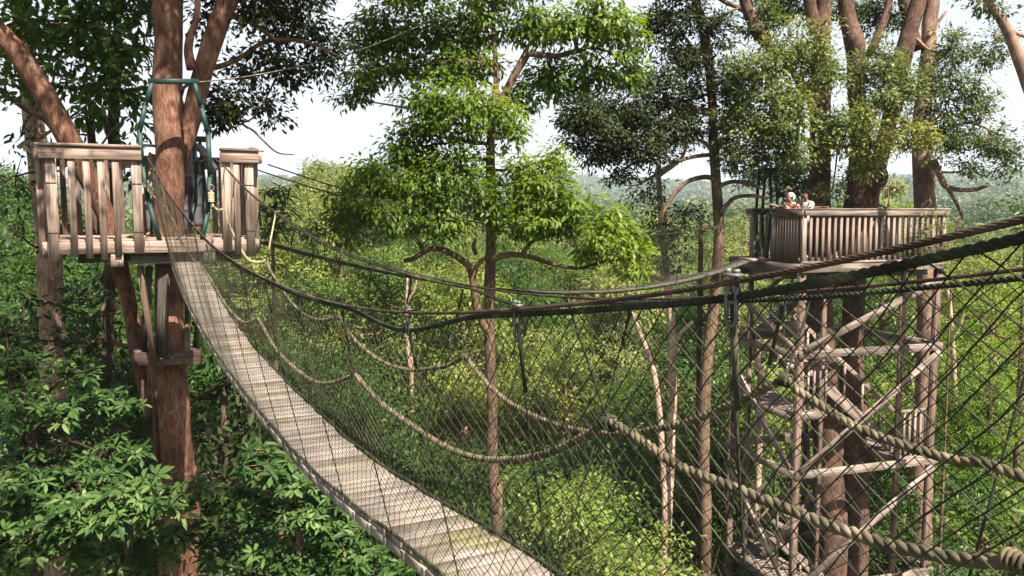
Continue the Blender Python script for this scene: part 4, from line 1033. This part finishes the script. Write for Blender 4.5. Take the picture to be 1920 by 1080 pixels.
tree('shaded_understory_tree', 'dark shaded tree behind the red trunk, under the left platform', 'tree', [corner(P(430, 1080, 12.8), P(420, 720, 12.8), 0.12)],
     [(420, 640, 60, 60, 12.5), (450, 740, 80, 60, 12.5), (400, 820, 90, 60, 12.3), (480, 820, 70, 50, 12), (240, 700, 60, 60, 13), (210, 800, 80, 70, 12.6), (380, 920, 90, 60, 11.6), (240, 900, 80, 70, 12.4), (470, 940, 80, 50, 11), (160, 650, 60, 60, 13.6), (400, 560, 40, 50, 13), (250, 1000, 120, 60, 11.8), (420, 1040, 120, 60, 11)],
     'leaf_dark', 'bark_dark', 0.17, 0.38, 14, 0.34, dens=1.5, tint=0.12, kind='big')  # dark leaf colour and low tint paint in the deep shade here
# umbrella-leaved sapling right of the left platform
tree('umbrella_leaved_sapling', 'sapling with drooping finger shaped leaves just right of the left platform', 'tree', [corner(P(520, 700, 13.6), P(510, 420, 13.4), 0.05)],
     [(500, 390, 34, 26, 13.2, .5), (520, 362, 40, 20, 13.6, .5), (500, 440, 26, 22, 13.2, .6), (570, 430, 50, 26, 13.8, .3), (525, 420, 20, 20, 13.4, .6)],
     'leaf_broad', 'bark_brown', 0.24, 0.22, ros=True, dens=1.6, kind='big', twig=0.008, ldroop=0.5)

# the light green tree in the middle
t5 = pix_stem([(931, 1060, 11), (929, 960, 11), (924, 860, 10.5), (922, 740, 10), (917, 620, 10), (919, 540, 10), (920, 460, 9.5), (921, 380, 9), (919, 300, 8.5), (920, 250, 8), (925, 200, 7), (930, 150, 5), (926, 60, 4), (920, -60, 3)], 14.0)
l51 = pix_stem([(916, 625, 7), (905, 605, 8), (893, 570, 7.5), (886, 520, 7), (880, 500, 6.5), (862, 485, 6), (840, 472, 6), (816, 466, 5.5), (797, 472, 5), (775, 485, 5), (757, 489, 4)], 13.8)
l52 = pix_stem([(886, 520, 6), (893, 500, 5), (905, 487, 4.5), (918, 480, 4)], 13.8)
l53 = pix_stem([(920, 488, 6), (945, 479, 5.5), (975, 478, 5), (1000, 483, 4.5), (1035, 495, 4), (1060, 500, 3.5), (1085, 503, 3), (1120, 494, 3), (1148, 482, 2.2)], 13.7)
l54 = pix_stem([(978, 478, 4), (990, 462, 4), (1000, 452, 3), (1015, 449, 2)], 13.7)
l55 = pix_stem([(797, 472, 4), (785, 455, 4), (770, 440, 3.5)], 13.8)
l56 = pix_stem([(893, 478, 4), (888, 462, 4), (892, 448, 2.5)], 13.9)
l57 = pix_stem([(925, 215, 7), (945, 180, 7), (965, 140, 7.5), (985, 106, 8), (998, 80, 7), (1008, 58, 5), (1012, 20, 3)], 14.0)
l58 = pix_stem([(988, 100, 6), (1015, 103, 5.5), (1045, 105, 5), (1070, 98, 5), (1095, 90, 4), (1110, 50, 4), (1135, 10, 3)], 13.9)
l59 = pix_stem([(1080, 97, 4), (1080, 80, 4), (1075, 72, 2)], 13.9)
tree('slender_green_tree', 'slender tree with bright green leafy crown in the centre, behind the bridge ropes', 'tree',
     [to_ground(t5, 1.3), l51, l52, l53, l54, l55, l56, l57, l58, l59],
     [(680, 370, 60, 60, 13.6, .5), (650, 420, 40, 42, 13.6, .4), (720, 330, 46, 40, 13.6, .55), (740, 410, 60, 44, 13.5, .5), (800, 340, 60, 50, 13.6, .55), (820, 400, 56, 50, 13.6, .45), (780, 300, 46, 36, 14, .45), (690, 310, 30, 20, 13.8, .6),
      (850, 230, 56, 40, 13.5, .6), (800, 190, 56, 40, 13.6, .5), (900, 200, 54, 40, 13.4, .65), (950, 240, 40, 46, 13.5, .6), (780, 250, 46, 34, 13.8, .4), (850, 310, 60, 46, 13.5, .5), (900, 380, 46, 46, 13.4, .5), (760, 275, 36, 26, 13.8, .4),
      (980, 330, 46, 44, 13.5, .6), (1030, 350, 50, 50, 13.4, .6), (1000, 400, 56, 36, 13.4, .55), (1070, 380, 40, 36, 13.4, .55), (960, 420, 50, 30, 13.6, .4), (1040, 300, 30, 22, 13.6, .6), (1050, 420, 40, 24, 13.6, .35),
      (1130, 440, 46, 36, 13.2, .7), (1175, 470, 44, 40, 13.2, .7), (1100, 470, 30, 22, 13.4, .55), (1150, 410, 40, 22, 13.3, .65), (1190, 505, 24, 16, 13.2, .7),
      (700, 70, 50, 56, 14.4, .38), (690, 140, 46, 40, 14.3, .42), (760, 50, 60, 50, 14.4, .38), (760, 120, 50, 40, 14.2, .42), (840, 70, 60, 56, 14.2, .42), (830, 140, 56, 30, 14, .46), (910, 50, 50, 50, 14.2, .42), (900, 120, 50, 40, 14, .46),
      (1000, 40, 50, 40, 14, .4), (1060, 50, 50, 44, 13.8, .5), (1120, 30, 50, 44, 13.7, .6), (1170, 70, 40, 44, 13.7, .55), (1040, 150, 60, 40, 14.3, .38), (1110, 130, 50, 40, 14.2, .42), (980, 180, 40, 30, 14.2, .42), (1180, 130, 36, 36, 14.1, .46),
      (650, 185, 26, 16, 14.2, .4), (860, -40, 240, 40, 14.2, .4)],
     'leaf_bright', 'bark_brown', 0.115, 0.42, 26, 0.18, dens=2.1, tint=0.5, k=12, droop=0.75)

# darker tall tree with bent limbs
t6 = pix_stem([(1322, 1080, 11.5), (1320, 900, 11), (1321, 780, 11), (1326, 680, 11), (1338, 580, 11), (1348, 480, 10.5), (1347, 400, 10), (1342, 330, 9.5), (1338, 260, 9), (1335, 190, 8.5), (1328, 110, 9.5), (1316, 50, 8.5), (1305, 0, 8), (1292, -90, 6), (1280, -180, 4)], 18.5)
def lm(pts, Y=18.3): return pix_stem(pts, Y)
l6 = [lm([(1336, 215, 4), (1310, 210, 3.5), (1285, 206, 3), (1255, 218, 2.5), (1230, 232, 2)]), lm([(1336, 205, 3), (1300, 205, 3), (1270, 210, 3), (1245, 235, 2.5), (1210, 265, 2)]),
      lm([(1333, 290, 4), (1300, 294, 3.5), (1265, 305, 3.5), (1225, 330, 3), (1200, 345, 2)]), lm([(1339, 335, 5), (1320, 332, 4.5), (1290, 340, 4), (1265, 362, 4), (1245, 395, 3), (1240, 410, 2)]),
      lm([(1336, 283, 4), (1318, 265, 3.5), (1300, 262, 3)]), lm([(1347, 350, 4), (1370, 341, 3.8), (1400, 343, 3.5), (1425, 352, 3)], 18.4), lm([(1352, 400, 5), (1362, 385, 4.5), (1380, 370, 4), (1410, 367, 3.5), (1440, 372, 2.5)], 18.3),
      lm([(1347, 430, 5), (1330, 425, 4), (1316, 432, 3)], 18.4), lm([(1328, 110, 4), (1300, 90, 3), (1275, 65, 3), (1245, 100, 2)]), lm([(1310, 20, 4), (1270, 25, 3), (1235, 40, 2)]), lm([(1320, 60, 3.5), (1355, 30, 3), (1385, 15, 2)])]
tree('dark_limbed_tree', 'tall thin tree with dark crown, limbs bending left towards the bright centre tree', 'tree', [to_ground(t6, 1.2)] + l6,
     [(1100, 200, 60, 40, 17.8), (1130, 240, 60, 46, 17.6), (1190, 190, 60, 44, 17.8), (1180, 250, 60, 40, 17.6), (1240, 170, 60, 40, 18), (1250, 235, 50, 40, 18), (1090, 255, 40, 32, 17.8), (1150, 300, 46, 26, 17.8), (1220, 290, 50, 26, 18), (1120, 290, 30, 22, 17.8),
      (1270, 120, 50, 36, 18.2), (1240, 50, 46, 40, 18.4), (1290, 40, 46, 36, 18.2), (1300, 180, 36, 40, 18.6), (1350, 60, 36, 36, 18.4), (1300, 100, 40, 30, 18.4), (1370, 180, 40, 40, 18.8), (1290, 240, 36, 28, 18.4), (1070, 225, 30, 18, 17.8), (1360, 250, 30, 30, 18.8), (1280, -50, 110, 40, 18.4), (1160, 330, 24, 16, 17.8)],
     'leaf_dark', 'bark_brown', 0.105, 0.46, 46, 0.21, dens=1.7, tint=0.5, k=12)
t7 = pix_stem([(1250, 1060, 9), (1256, 900, 8.6), (1259, 800, 8.2), (1262, 740, 8), (1260, 680, 7.8), (1262, 630, 7.8), (1254, 570, 7.4), (1249, 520, 6.8), (1243, 450, 6), (1238, 380, 5.5), (1234, 320, 4.5), (1236, 280, 3.5), (1234, 240, 2)], 19.6)
l71 = lm([(1268, 640, 4), (1278, 622, 4), (1295, 607, 3.4), (1299, 604, 3)], 19.5); l72 = lm([(1250, 540, 5), (1240, 525, 4), (1222, 518, 3), (1212, 512, 2)], 19.6)
l73 = lm([(1240, 470, 4), (1270, 440, 3), (1284, 410, 2)], 19.6); l74 = lm([(1236, 330, 3.5), (1275, 300, 3), (1290, 265, 2.5)], 19.6)
tree('pink_stemmed_tree', 'pink barked tree with a small dark crown, standing left of the thin tall trunk', 'tree', [to_ground(t7, 1.2), l71, l72, l73, l74],
     [(1240, 400, 46, 36, 19.6), (1270, 440, 40, 40, 19.6), (1220, 450, 40, 30, 19.6), (1285, 400, 30, 26, 19.6), (1260, 490, 40, 26, 19.6), (1195, 365, 36, 18, 19.6, .4), (1290, 265, 26, 20, 19.6, .8), (1250, 290, 26, 18, 19.6, .8), (1220, 350, 30, 24, 19.6)],
     'leaf_mid', 'bark_pink', 0.12, 0.42, 22, 0.3, dens=1.8, tint=0.2)
t71 = pix_stem([(1244, 1060, 6.5), (1243, 900, 6.2), (1240, 830, 6), (1236, 770, 6), (1230, 720, 5.6), (1222, 685, 5.2), (1212, 655, 5), (1200, 625, 4.5), (1190, 600, 4), (1184, 585, 3)], 19.3)
tree('broken_bare_tree', 'bare broken pinkish stem leaning left beside the pink barked tree', 'tree', [to_ground(t71, 1.2)], [], 'leaf_mid', 'bark_pink', 0.1)
tree('dead_thin_pole', 'thin dark bare stem left of the thin tall trunk, above the far bridge', 'tree', [to_ground(pix_stem([(1306, 900, 5), (1310, 700, 5), (1313, 540, 5), (1314, 470, 4.5), (1315, 402, 3)], 21), 1.2)], [], 'leaf_mid', 'bark_dark', 0.1)

# trees of the tower
tA = pix_stem([(1560, 1080, 30), (1556, 950, 29), (1548, 800, 28), (1538, 640, 24), (1537, 520, 22), (1537, 390, 20), (1538, 250, 19), (1539, 140, 18), (1540, 70, 17), (1546, 0, 15), (1549, -90, 12), (1552, -200, 8)], 19.3)
tree('thick_trunked_tree', 'leftmost trunk standing on the tower deck beside the people, olive crown in front', 'tree', [to_ground(tA), pix_stem([(1534, 75, 12), (1524, 35, 12), (1517, 0, 11), (1512, -80, 9), (1500, -200, 5)], 19.2),
      pix_stem([(1470, 110, 7), (1440, 85, 10), (1420, 60, 12), (1408, 35, 11), (1398, 10, 10), (1386, -40, 8)], 18.6), pix_stem([(1408, 30, 5), (1385, 15, 4), (1362, 5, 4), (1340, -8, 3)], 18.6), pix_stem([(1532, 215, 7), (1515, 180, 7), (1490, 140, 7), (1465, 105, 7)], 18.9),
      pix_stem([(1535, 275, 4), (1500, 258, 4), (1450, 250, 3)], 18.6)],
     [(1440, 125, 56, 46, 17.6, .6), (1500, 85, 60, 46, 17.8, .6), (1535, 145, 46, 46, 18, .5), (1450, 180, 66, 40, 17.6, .55), (1395, 225, 52, 36, 17.8, .55), (1470, 225, 60, 46, 17.6, .55), (1420, 275, 56, 32, 17.8, .5), (1495, 280, 44, 28, 17.9, .5), (1375, 150, 36, 50, 18.2, .35),
      (1380, 300, 36, 26, 18, .4), (1560, 230, 30, 40, 18.2, .4), (1460, 320, 46, 22, 18.6, .2), (1430, 40, 40, 30, 18.6, .3), (1520, 335, 40, 30, 21, .1), (1480, 335, 46, 36, 21, .08), (1500, 20, 60, 24, 20.4, .1), (1450, 0, 60, 30, 20, .1), (1410, 330, 30, 20, 20.5, .1)],
     'leaf_olive', 'bark_tower', 0.105, 0.42, 46, 0.22, dens=2.0, k=14)
tB = pix_stem([(1602, 1080, 25), (1600, 800, 25), (1598, 640, 19), (1602, 520, 22), (1605, 420, 24), (1610, 340, 21), (1612, 250, 17), (1606, 170, 16), (1604, 110, 17), (1602, 78, 18), (1592, 40, 15), (1586, 0, 14), (1578, -90, 11), (1570, -200, 7)], 19.6)
tree('forked_tree', 'forked trunk with a knobbed stem and a stem leaning right, middle of the tower deck', 'tree', [to_ground(tB), pix_stem([(1626, 400, 17), (1637, 350, 16), (1650, 300, 14), (1664, 240, 14), (1676, 190, 15), (1690, 120, 16), (1706, 60, 15), (1722, 0, 14), (1742, -90, 12), (1760, -200, 8)], 19.4),
      pix_stem([(1636, 362, 7), (1652, 345, 7), (1658, 330, 7), (1652, 312, 6)], 19.2), pix_stem([(1628, 105, 7), (1645, 70, 8), (1658, 40, 8), (1667, 0, 7), (1672, -60, 5)], 20), pix_stem([(1722, 95, 11), (1708, 50, 11), (1694, 0, 10), (1686, -60, 8)], 20.4),
      pix_stem([(1612, 265, 3), (1570, 278, 3), (1535, 262, 2)], 18.5), pix_stem([(1614, 275, 3), (1640, 272, 3), (1662, 262, 2)], 18.6)],
     [(1600, 235, 44, 30, 18.2, .8), (1630, 275, 50, 30, 18.2, .85), (1575, 262, 36, 26, 18.2, .7), (1690, 240, 44, 34, 18.4, .8), (1720, 268, 34, 22, 18.4, .8), (1660, 110, 50, 40, 18.4, .55), (1650, 170, 40, 36, 18.5, .5), (1700, 160, 36, 40, 18.6, .5), (1640, 215, 30, 22, 18.3, .6), (1610, 140, 18, 30, 18.4, .5),
      (1620, 310, 26, 20, 18.3, .5), (1560, 360, 18, 16, 18.6, .7), (1600, 20, 60, 28, 20.6, .08), (1660, 30, 50, 40, 20.6, .1), (1590, 330, 20, 30, 21, .5), (1670, 350, 26, 22, 23, .9)],
     'leaf_olive', 'bark_tower', 0.105, 0.42, 46, 0.21, dens=1.55, k=20, nst=20, burls=[(1608, 76, 19.4, .18, .06)])
tD = pix_stem([(1722, 1080, 22), (1727, 900, 22), (1734, 720, 18), (1738, 540, 18), (1735, 420, 18), (1733, 330, 19), (1728, 250, 17), (1733, 170, 14), (1739, 110, 14), (1743, 50, 13), (1748, 0, 12), (1754, -100, 9), (1758, -220, 6)], 20.4)
tree('grey_pink_tree', 'pale trunk at the right end of the tower deck with a sparse dark crown', 'tree', [to_ground(tD), pix_stem([(1750, 300, 7), (1765, 335, 6), (1775, 350, 5.5), (1800, 356, 4.5), (1830, 355, 4), (1855, 346, 3)], 20), pix_stem([(1775, 350, 4), (1788, 372, 3.5), (1800, 395, 3), (1806, 412, 2)], 20),
      pix_stem([(1735, 90, 4), (1715, 70, 3), (1690, 50, 2)], 20.2), pix_stem([(1740, 70, 4), (1760, 40, 3), (1775, 20, 2)], 20.2), pix_stem([(1735, 250, 5), (1780, 240, 4), (1820, 230, 3), (1870, 250, 2)], 19.6)],
     [(1785, 85, 46, 34, 19, .45), (1795, 150, 50, 46, 19, .45), (1770, 215, 36, 40, 19, .4), (1740, 150, 22, 40, 19, .45), (1850, 120, 22, 22, 19.4, .3), (1835, 210, 40, 40, 19, .4), (1855, 265, 50, 36, 19.2, .35), (1820, 310, 30, 24, 19.2, .35), (1890, 295, 36, 36, 19.4, .3), (1795, 255, 40, 30, 19, .4), (1755, 285, 26, 22, 19, .5), (1870, 75, 18, 40, 19.6, .3), (1720, 210, 20, 34, 19, .5)],
     'leaf_olive', 'bark_pale', 0.10, 0.42, 40, 0.2, dens=1.5, tint=0.4, k=14)
t9 = [np.array([*P(1990, 500, 16)[:2], GROUND-.2, .2])] + pix_stem([(1975, 400, 14), (1950, 230, 12), (1925, 150, 11), (1908, 105, 10), (1890, 60, 9), (1872, 30, 8), (1850, 0, 7), (1830, -60, 5)], 16)
tree('pale_bent_tree', 'pale bare trunk leaning in at the top right corner', 'tree', [t9, pix_stem([(1890, 55, 4), (1905, 62, 3.5), (1925, 70, 3)], 16)], [(1855, 12, 30, 16, 16), (1878, 22, 24, 14, 16), (1840, -30, 60, 30, 16)], 'leaf_olive', 'bark_pale', 0.11, 0.4, 20, 0.2, dens=1.8, tint=0.3)
tree('round_bush_tree', 'dense dark green crown cut by the right picture edge above the cable', 'tree', [corner(P(1930, 500, 24), P(1925, 420, 24), 0.1)], [(1925, 390, 32, 44, 24), (1935, 440, 34, 30, 24)], 'leaf_mid', 'bark_brown', 0.13, 0.45, 26, 0.3, dens=1.2, tint=0.3)
tree('climbing_plant', 'leafy climber hanging over the right end of the tower railing', 'plant', [[np.array([*tp(TW+0.2, -0.15, GROUND), .03]), np.array([*tp(TW+0.22, -0.16, -8), .03]), np.array([*tp(TW+0.1, -0.2, -0.6), .015])], pix_stem([(1760, 470, 3), (1790, 440, 2.5), (1800, 410, 2)], 18.6)],
     [(1735, 430, 34, 32, 18.4, .6), (1720, 470, 30, 22, 18.4, .5), (1755, 415, 24, 22, 18.6, .5), (1795, 430, 16, 36, 18.8, .5), (1815, 440, 16, 26, 18.8, .4), (1770, 470, 34, 20, 18.6, .35), (1845, 515, 70, 26, 18.8, .2)], 'leaf_olive', 'bark_brown', 0.085, 0.28, 18, 0.2, dens=1.3)
tree('feathery_lime_tree', 'vivid lime green feathery tree right of the tower legs', 'tree', [corner(P(1860, 900, 24), P(1860, 620, 24), 0.12)],
     [(1840, 590, 70, 40, 24, .55), (1900, 560, 60, 50, 24, .6), (1820, 660, 66, 50, 23.6, .5), (1900, 660, 70, 60, 23.6, .5), (1850, 740, 90, 50, 23.6, .45), (1930, 760, 60, 60, 23.6, .45), (1790, 620, 30, 40, 24.4, .4), (1960, 640, 60, 80, 24), (1860, 810, 80, 30, 23.6, .3)],
     'leaf_lime', 'bark_brown', 0.13, 0.26, 34, 0.34, dens=1.1, droop=0.1)

for (lab, pts, Y) in (('slim pale trunk seen through the net left of the centre tree', [(772, 760, 4), (768, 690, 4), (764, 640, 3.5), (762, 570, 3), (764, 520, 2)], 27),
                      ('short pale forked stem standing below the far bridge, right of the tower leg', [(1424, 800, 6), (1420, 700, 6), (1424, 640, 5), (1430, 590, 4)], 24),
                      ('thin leaning grey stem behind the tower, right of its legs', [(1800, 900, 5), (1792, 760, 5), (1786, 640, 4.5), (1778, 540, 3)], 27)):
    tree('bare_stem', lab, 'tree', [to_ground(pix_stem(pts, Y), 1.2), pix_stem([(pts[-2][0], pts[-2][1], 2), (pts[-2][0]+14, pts[-2][1]-26, 1.6), (pts[-2][0]+22, pts[-2][1]-52, 1)], Y)], [], 'leaf_mid', 'bark_pink', 0.1)

# ------------------------------------------------------------------ the forest behind: one of each kind, then copies
def proto(name, label, m, bark, L, nclump, nlf, rc, Rr, Hh, tint=0.5, pale=False, seed=0):
    t = thing(name, (0, 0, 0), label, 'tree', None)
    mb = MB(); cr = Crown()
    st = stem(mb, [np.array([0, 0, -18.0, .2]), np.array([.1, .1, -10, .16]), np.array([0, .1, -Hh*0.8, .13]), np.array([.1, 0, -Hh*0.35, .08]), np.array([0, 0, -0.5, .02])], k=8)
    nb = 13 if not pale else 9
    for q in range(nb):
        a = q*2.4 + rnd.random(); f = (q+0.5)/nb
        rad = Rr*(0.25+0.75*math.sin(math.pi*(0.15+0.8*f)))*0.72*rnd.uniform(0.7, 1.1)
        c = np.array([math.cos(a)*rad, math.sin(a)*rad, -Hh*(1-f)*0.95 - (0.5 if f > .8 else 0)])
        rr = Rr*rnd.uniform(0.30, 0.46) * (0.8 if pale else 1)
        cr.blob(c, (rr, rr, rr*0.62), max(4, nclump//nb), nlf, rc, L, 0.42, tint + rnd.uniform(-.12, .12), 0.2, 0.35, 0.3, 0.55)
        j = np.argmin(np.abs(st[:, 2]-(c[2]-0.6))); limb_to(mb, st[j, :3], c, 0.06, 0.02, 5, 0.05)
    mb.build('trunk', bark, t, smooth=True); cr.build(t, m)
    return t
PR = [
 (proto('forest_tree', 'mid green leafy forest tree in the canopy below and behind the bridge', 'leaf_forest', 'bark_brown', 0.17, 420, 32, 0.36, 3.0, 6.5), 'mid green trees of the forest canopy'),
 (proto('forest_tree', 'yellow green leafy forest tree in the canopy below and behind the bridge', 'leaf_forest', 'bark_pale', 0.19, 400, 28, 0.36, 2.8, 6.0, 0.72), 'yellow green trees of the forest canopy'),
 (proto('forest_tree', 'dark green dense forest tree in the canopy below and behind the bridge', 'leaf_mid', 'bark_dark', 0.18, 440, 28, 0.38, 3.1, 7.0, 0.22), 'dark green trees of the forest canopy'),  # tint lowered to put shade into the colour of the left-hand trees
 (proto('forest_tree', 'fine leaved bright forest tree in the canopy below and behind the bridge', 'leaf_lime', 'bark_brown', 0.14, 440, 34, 0.32, 2.6, 5.5, 0.4), 'bright green trees of the forest canopy'),
 (proto('forest_tree', 'pale thin crowned forest tree standing along the skyline', 'leaf_pale', 'bark_pale', 0.24, 260, 24, 0.55, 2.9, 6.0, 0.55, True), 'pale trees of the forest skyline'),
 (proto('forest_tree', 'forest tree with yellowing leaves in the canopy below the bridge', 'leaf_yellow', 'bark_pale', 0.17, 300, 26, 0.42, 2.0, 4.5, 0.5), 'yellowing trees of the forest canopy'),
]
used = [0]*len(PR)
def place(kind, x, y, top, sc, rz):
    o, grp = PR[kind]
    if used[kind] == 0: r = o; r['group'] = grp
    else:
        r = o.copy(); COL.objects.link(r); r['group'] = grp
        for ch in o.children:
            c = ch.copy(); COL.objects.link(c); c.parent = r
    used[kind] += 1
    r.location = (x, y, top); r.rotation_euler = (0, 0, rz); r.scale = (sc, sc, sc*rnd.uniform(0.9, 1.1))
frng = random.Random(21)
rows = [(15.5, -6.6), (18, -6.0), (21.5, -5.4), (26, -5.0), (31, -4.9), (37, -5.0), (45, -4.9), (55, -4.5), (68, -4.2), (85, -3.9), (106, -3.7), (132, -3.3), (165, -2.6)]
for (Yr, top) in rows:
    n = max(4, int(2*(0.68*Yr+2)/(4.3 + Yr*0.022)))
    for q in range(n):
        x = -(0.68*Yr+2) + (q+0.5+frng.uniform(-.35, .35))*2*(0.68*Yr+2)/n
        y = Yr*(1+frng.uniform(-.09, .09)); px = 960+FPX*x/y
        if y < 20 and 1360 < px < 1800: continue            # room for the tower
        if y < 17 and px < 760: continue
        if y < 24 and abs(px-1250) < 130: continue
        if y < 24 and px > 1740: continue
        zt = top + frng.uniform(-2.0, 1.3) + (frng.uniform(1, 2.6) if frng.random() < .16 and y > 34 and not 1000 < px < 1420 else 0)
        u = frng.random()
        if px < 640 and y < 60: kind = 2 if u < .88 else 0  # mostly the dark kind at the left, its colour standing in for shade
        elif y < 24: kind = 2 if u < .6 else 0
        else: kind = 0 if u < .36 else 1 if u < .60 else 2 if u < .74 else 3 if u < .84 else 4 if u < .95 else 5
        if y > 60 and kind in (3, 5): kind = 4
        sc = (1.0 if y < 40 else 1.15) * frng.uniform(0.75, 1.45)
        place(kind, x, y, zt, sc, frng.uniform(0, 6.28))
# the pale skyline group left of the centre tree, yellow flush in the middle
for (px, py, Y, k) in ((495, 335, 62, 4), (520, 345, 70, 4), (555, 330, 75, 4), (590, 300, 66, 4), (622, 292, 58, 4), (650, 302, 62, 4), (690, 312, 70, 4), (720, 330, 64, 4), (575, 360, 50, 4), (630, 370, 48, 1), (520, 400, 45, 4), (480, 365, 58, 0), (700, 380, 52, 1), (600, 410, 40, 4), (545, 430, 38, 1), (760, 400, 60, 4), (820, 415, 64, 4), (1245, 395, 75, 4), (1400, 400, 60, 4), (1660, 350, 40, 1), (1700, 385, 60, 4), (1830, 430, 52, 4), (1880, 455, 40, 4), (1790, 450, 60, 1),
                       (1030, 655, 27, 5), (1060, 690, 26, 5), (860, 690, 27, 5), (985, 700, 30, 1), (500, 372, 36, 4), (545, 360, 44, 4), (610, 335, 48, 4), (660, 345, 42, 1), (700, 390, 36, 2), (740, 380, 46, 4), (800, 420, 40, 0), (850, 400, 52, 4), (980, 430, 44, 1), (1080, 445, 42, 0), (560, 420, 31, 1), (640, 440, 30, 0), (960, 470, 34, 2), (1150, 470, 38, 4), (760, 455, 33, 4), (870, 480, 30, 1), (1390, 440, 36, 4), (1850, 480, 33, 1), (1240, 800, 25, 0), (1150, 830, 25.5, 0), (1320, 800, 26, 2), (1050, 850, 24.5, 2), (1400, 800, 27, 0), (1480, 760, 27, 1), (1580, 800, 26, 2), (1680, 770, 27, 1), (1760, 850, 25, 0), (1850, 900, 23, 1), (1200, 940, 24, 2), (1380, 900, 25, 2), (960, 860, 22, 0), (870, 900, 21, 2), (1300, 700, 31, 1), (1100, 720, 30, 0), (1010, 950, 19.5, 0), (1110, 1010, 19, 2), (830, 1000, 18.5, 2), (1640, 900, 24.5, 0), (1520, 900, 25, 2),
                       (30, 300, 34, 2), (120, 420, 30, 2), (220, 440, 40, 2), (60, 500, 28, 2), (330, 560, 22, 2), (460, 620, 21, 2), (150, 620, 19, 2), (420, 760, 17, 2), (560, 640, 24, 2), (640, 760, 21, 2)):  # dark kind throughout, shade of the left side put into leaf colour
    c = P(px, py, Y); place(k, c[0], c[1], c[2], frng.uniform(0.85, 1.1), frng.uniform(0, 6.28))
for i_, (o, grp) in enumerate(PR):
    if used[i_] == 0: bpy.data.objects.remove(o)
print('FOREST', used, sum(used))

# low ground cover
n = 60000
yy = 6 + 70*rng.random(n)**1.3; xx = rng.uniform(-1, 1, n)*(0.8*yy+8)
pos = np.stack([xx, yy, ground_h(xx, yy)+rng.uniform(0, 1.6, n)*(0.5+0.5*np.sin(xx*.9)*np.cos(yy*.8))], -1)
V, F, k = leaf_geo(pos, rdir(n)*[1, 1, .5], rdir(n)*.5+np.array([0, 0, .9]), rng.uniform(.25, .6, n), rng.uniform(.12, .26, n), 'quad')
gc = mesh_obj('undergrowth', V, F, 'leaf_mid', None, {'tint': np.repeat(np.clip(rng.normal(.45, .25, n), 0, 1), 4)})
gc['kind'] = 'stuff'; gc['label'] = 'low leafy undergrowth on the forest floor'; gc['category'] = 'undergrowth'

# the far forest that reads as one mass, out to the hills
xs, ys = [], []
y = 185.0
while y < 2600:
    stp = 8.0 + (y-185)*0.013
    n = int(2*(0.70*y+10)/stp)
    x = np.linspace(-(0.70*y+10), 0.70*y+10, n) + rng.uniform(-.45, .45, n)*stp
    xs.append(np.stack([x, y + rng.uniform(-.5, .5, n)*stp, np.full(n, stp)], 1)); y += stp*1.25
A = np.vstack(xs)
hz = ground_h(A[:, 0], A[:, 1]) + np.clip(18.0 + rng.normal(0, 1.8, len(A)), 13, 24)
Vs, Fs, Ts = [], [], []
npl = np.where(A[:, 1] < 420, 190, np.where(A[:, 1] < 800, 90, 46))
n = int(npl.sum()); idx = np.repeat(np.arange(len(A)), npl)
u = rdir(n); u[:, 2] = np.abs(u[:, 2])*1.0 - 0.15
sz = A[idx, 2]
pos = np.stack([A[idx, 0], A[idx, 1], hz[idx]], 1) + u*np.stack([sz*0.56, sz*0.56, 3.2+sz*0.16], 1)*rng.uniform(.7, 1.05, n)[:, None] - np.array([0, 0, 3.0])
d = rdir(n); d[:, 2] *= 0.5
ll = sz*(2.0/np.sqrt(npl))[idx]*rng.uniform(.6, 1.2, n)
V, F, k = leaf_geo(pos, d, u*0.8+rdir(n)*0.6+np.array([0, 0, .5]), ll, ll*0.8, 'quad')
ct = np.clip(rng.normal(0.5, 0.25, len(A)), 0, 1)[idx] + rng.normal(0, .12, n)
ff = mesh_obj('far_forest', V, F, 'leaf_far', None, {'tint': np.repeat(np.clip(ct, 0, 1), 4)})
ff['kind'] = 'stuff'; ff['label'] = 'far forest canopy covering the plain and the hazy hills'; ff['category'] = 'forest'
print('FAR', len(A), n)

# ------------------------------------------------------------------ humid air
m, n_, l_, out = mat('haze')
pv = n_.new('ShaderNodeVolumePrincipled'); pv.inputs['Color'].default_value = (0.76, 0.88, 1.0, 1); pv.inputs['Density'].default_value = 0.00025
pv.inputs['Anisotropy'].default_value = 0.1
l_.new(pv.outputs[0], out.inputs['Volume'])
mb = MB(); mb.box((0, 1500, 30), (1, 0, 0), (0, 1, 0), (0, 0, 1), 9000, 4000, 130)
hz_ = mb.build('haze', 'haze'); hz_['kind'] = 'stuff'; hz_['label'] = 'thin humid haze over the forest'; hz_['category'] = 'haze'
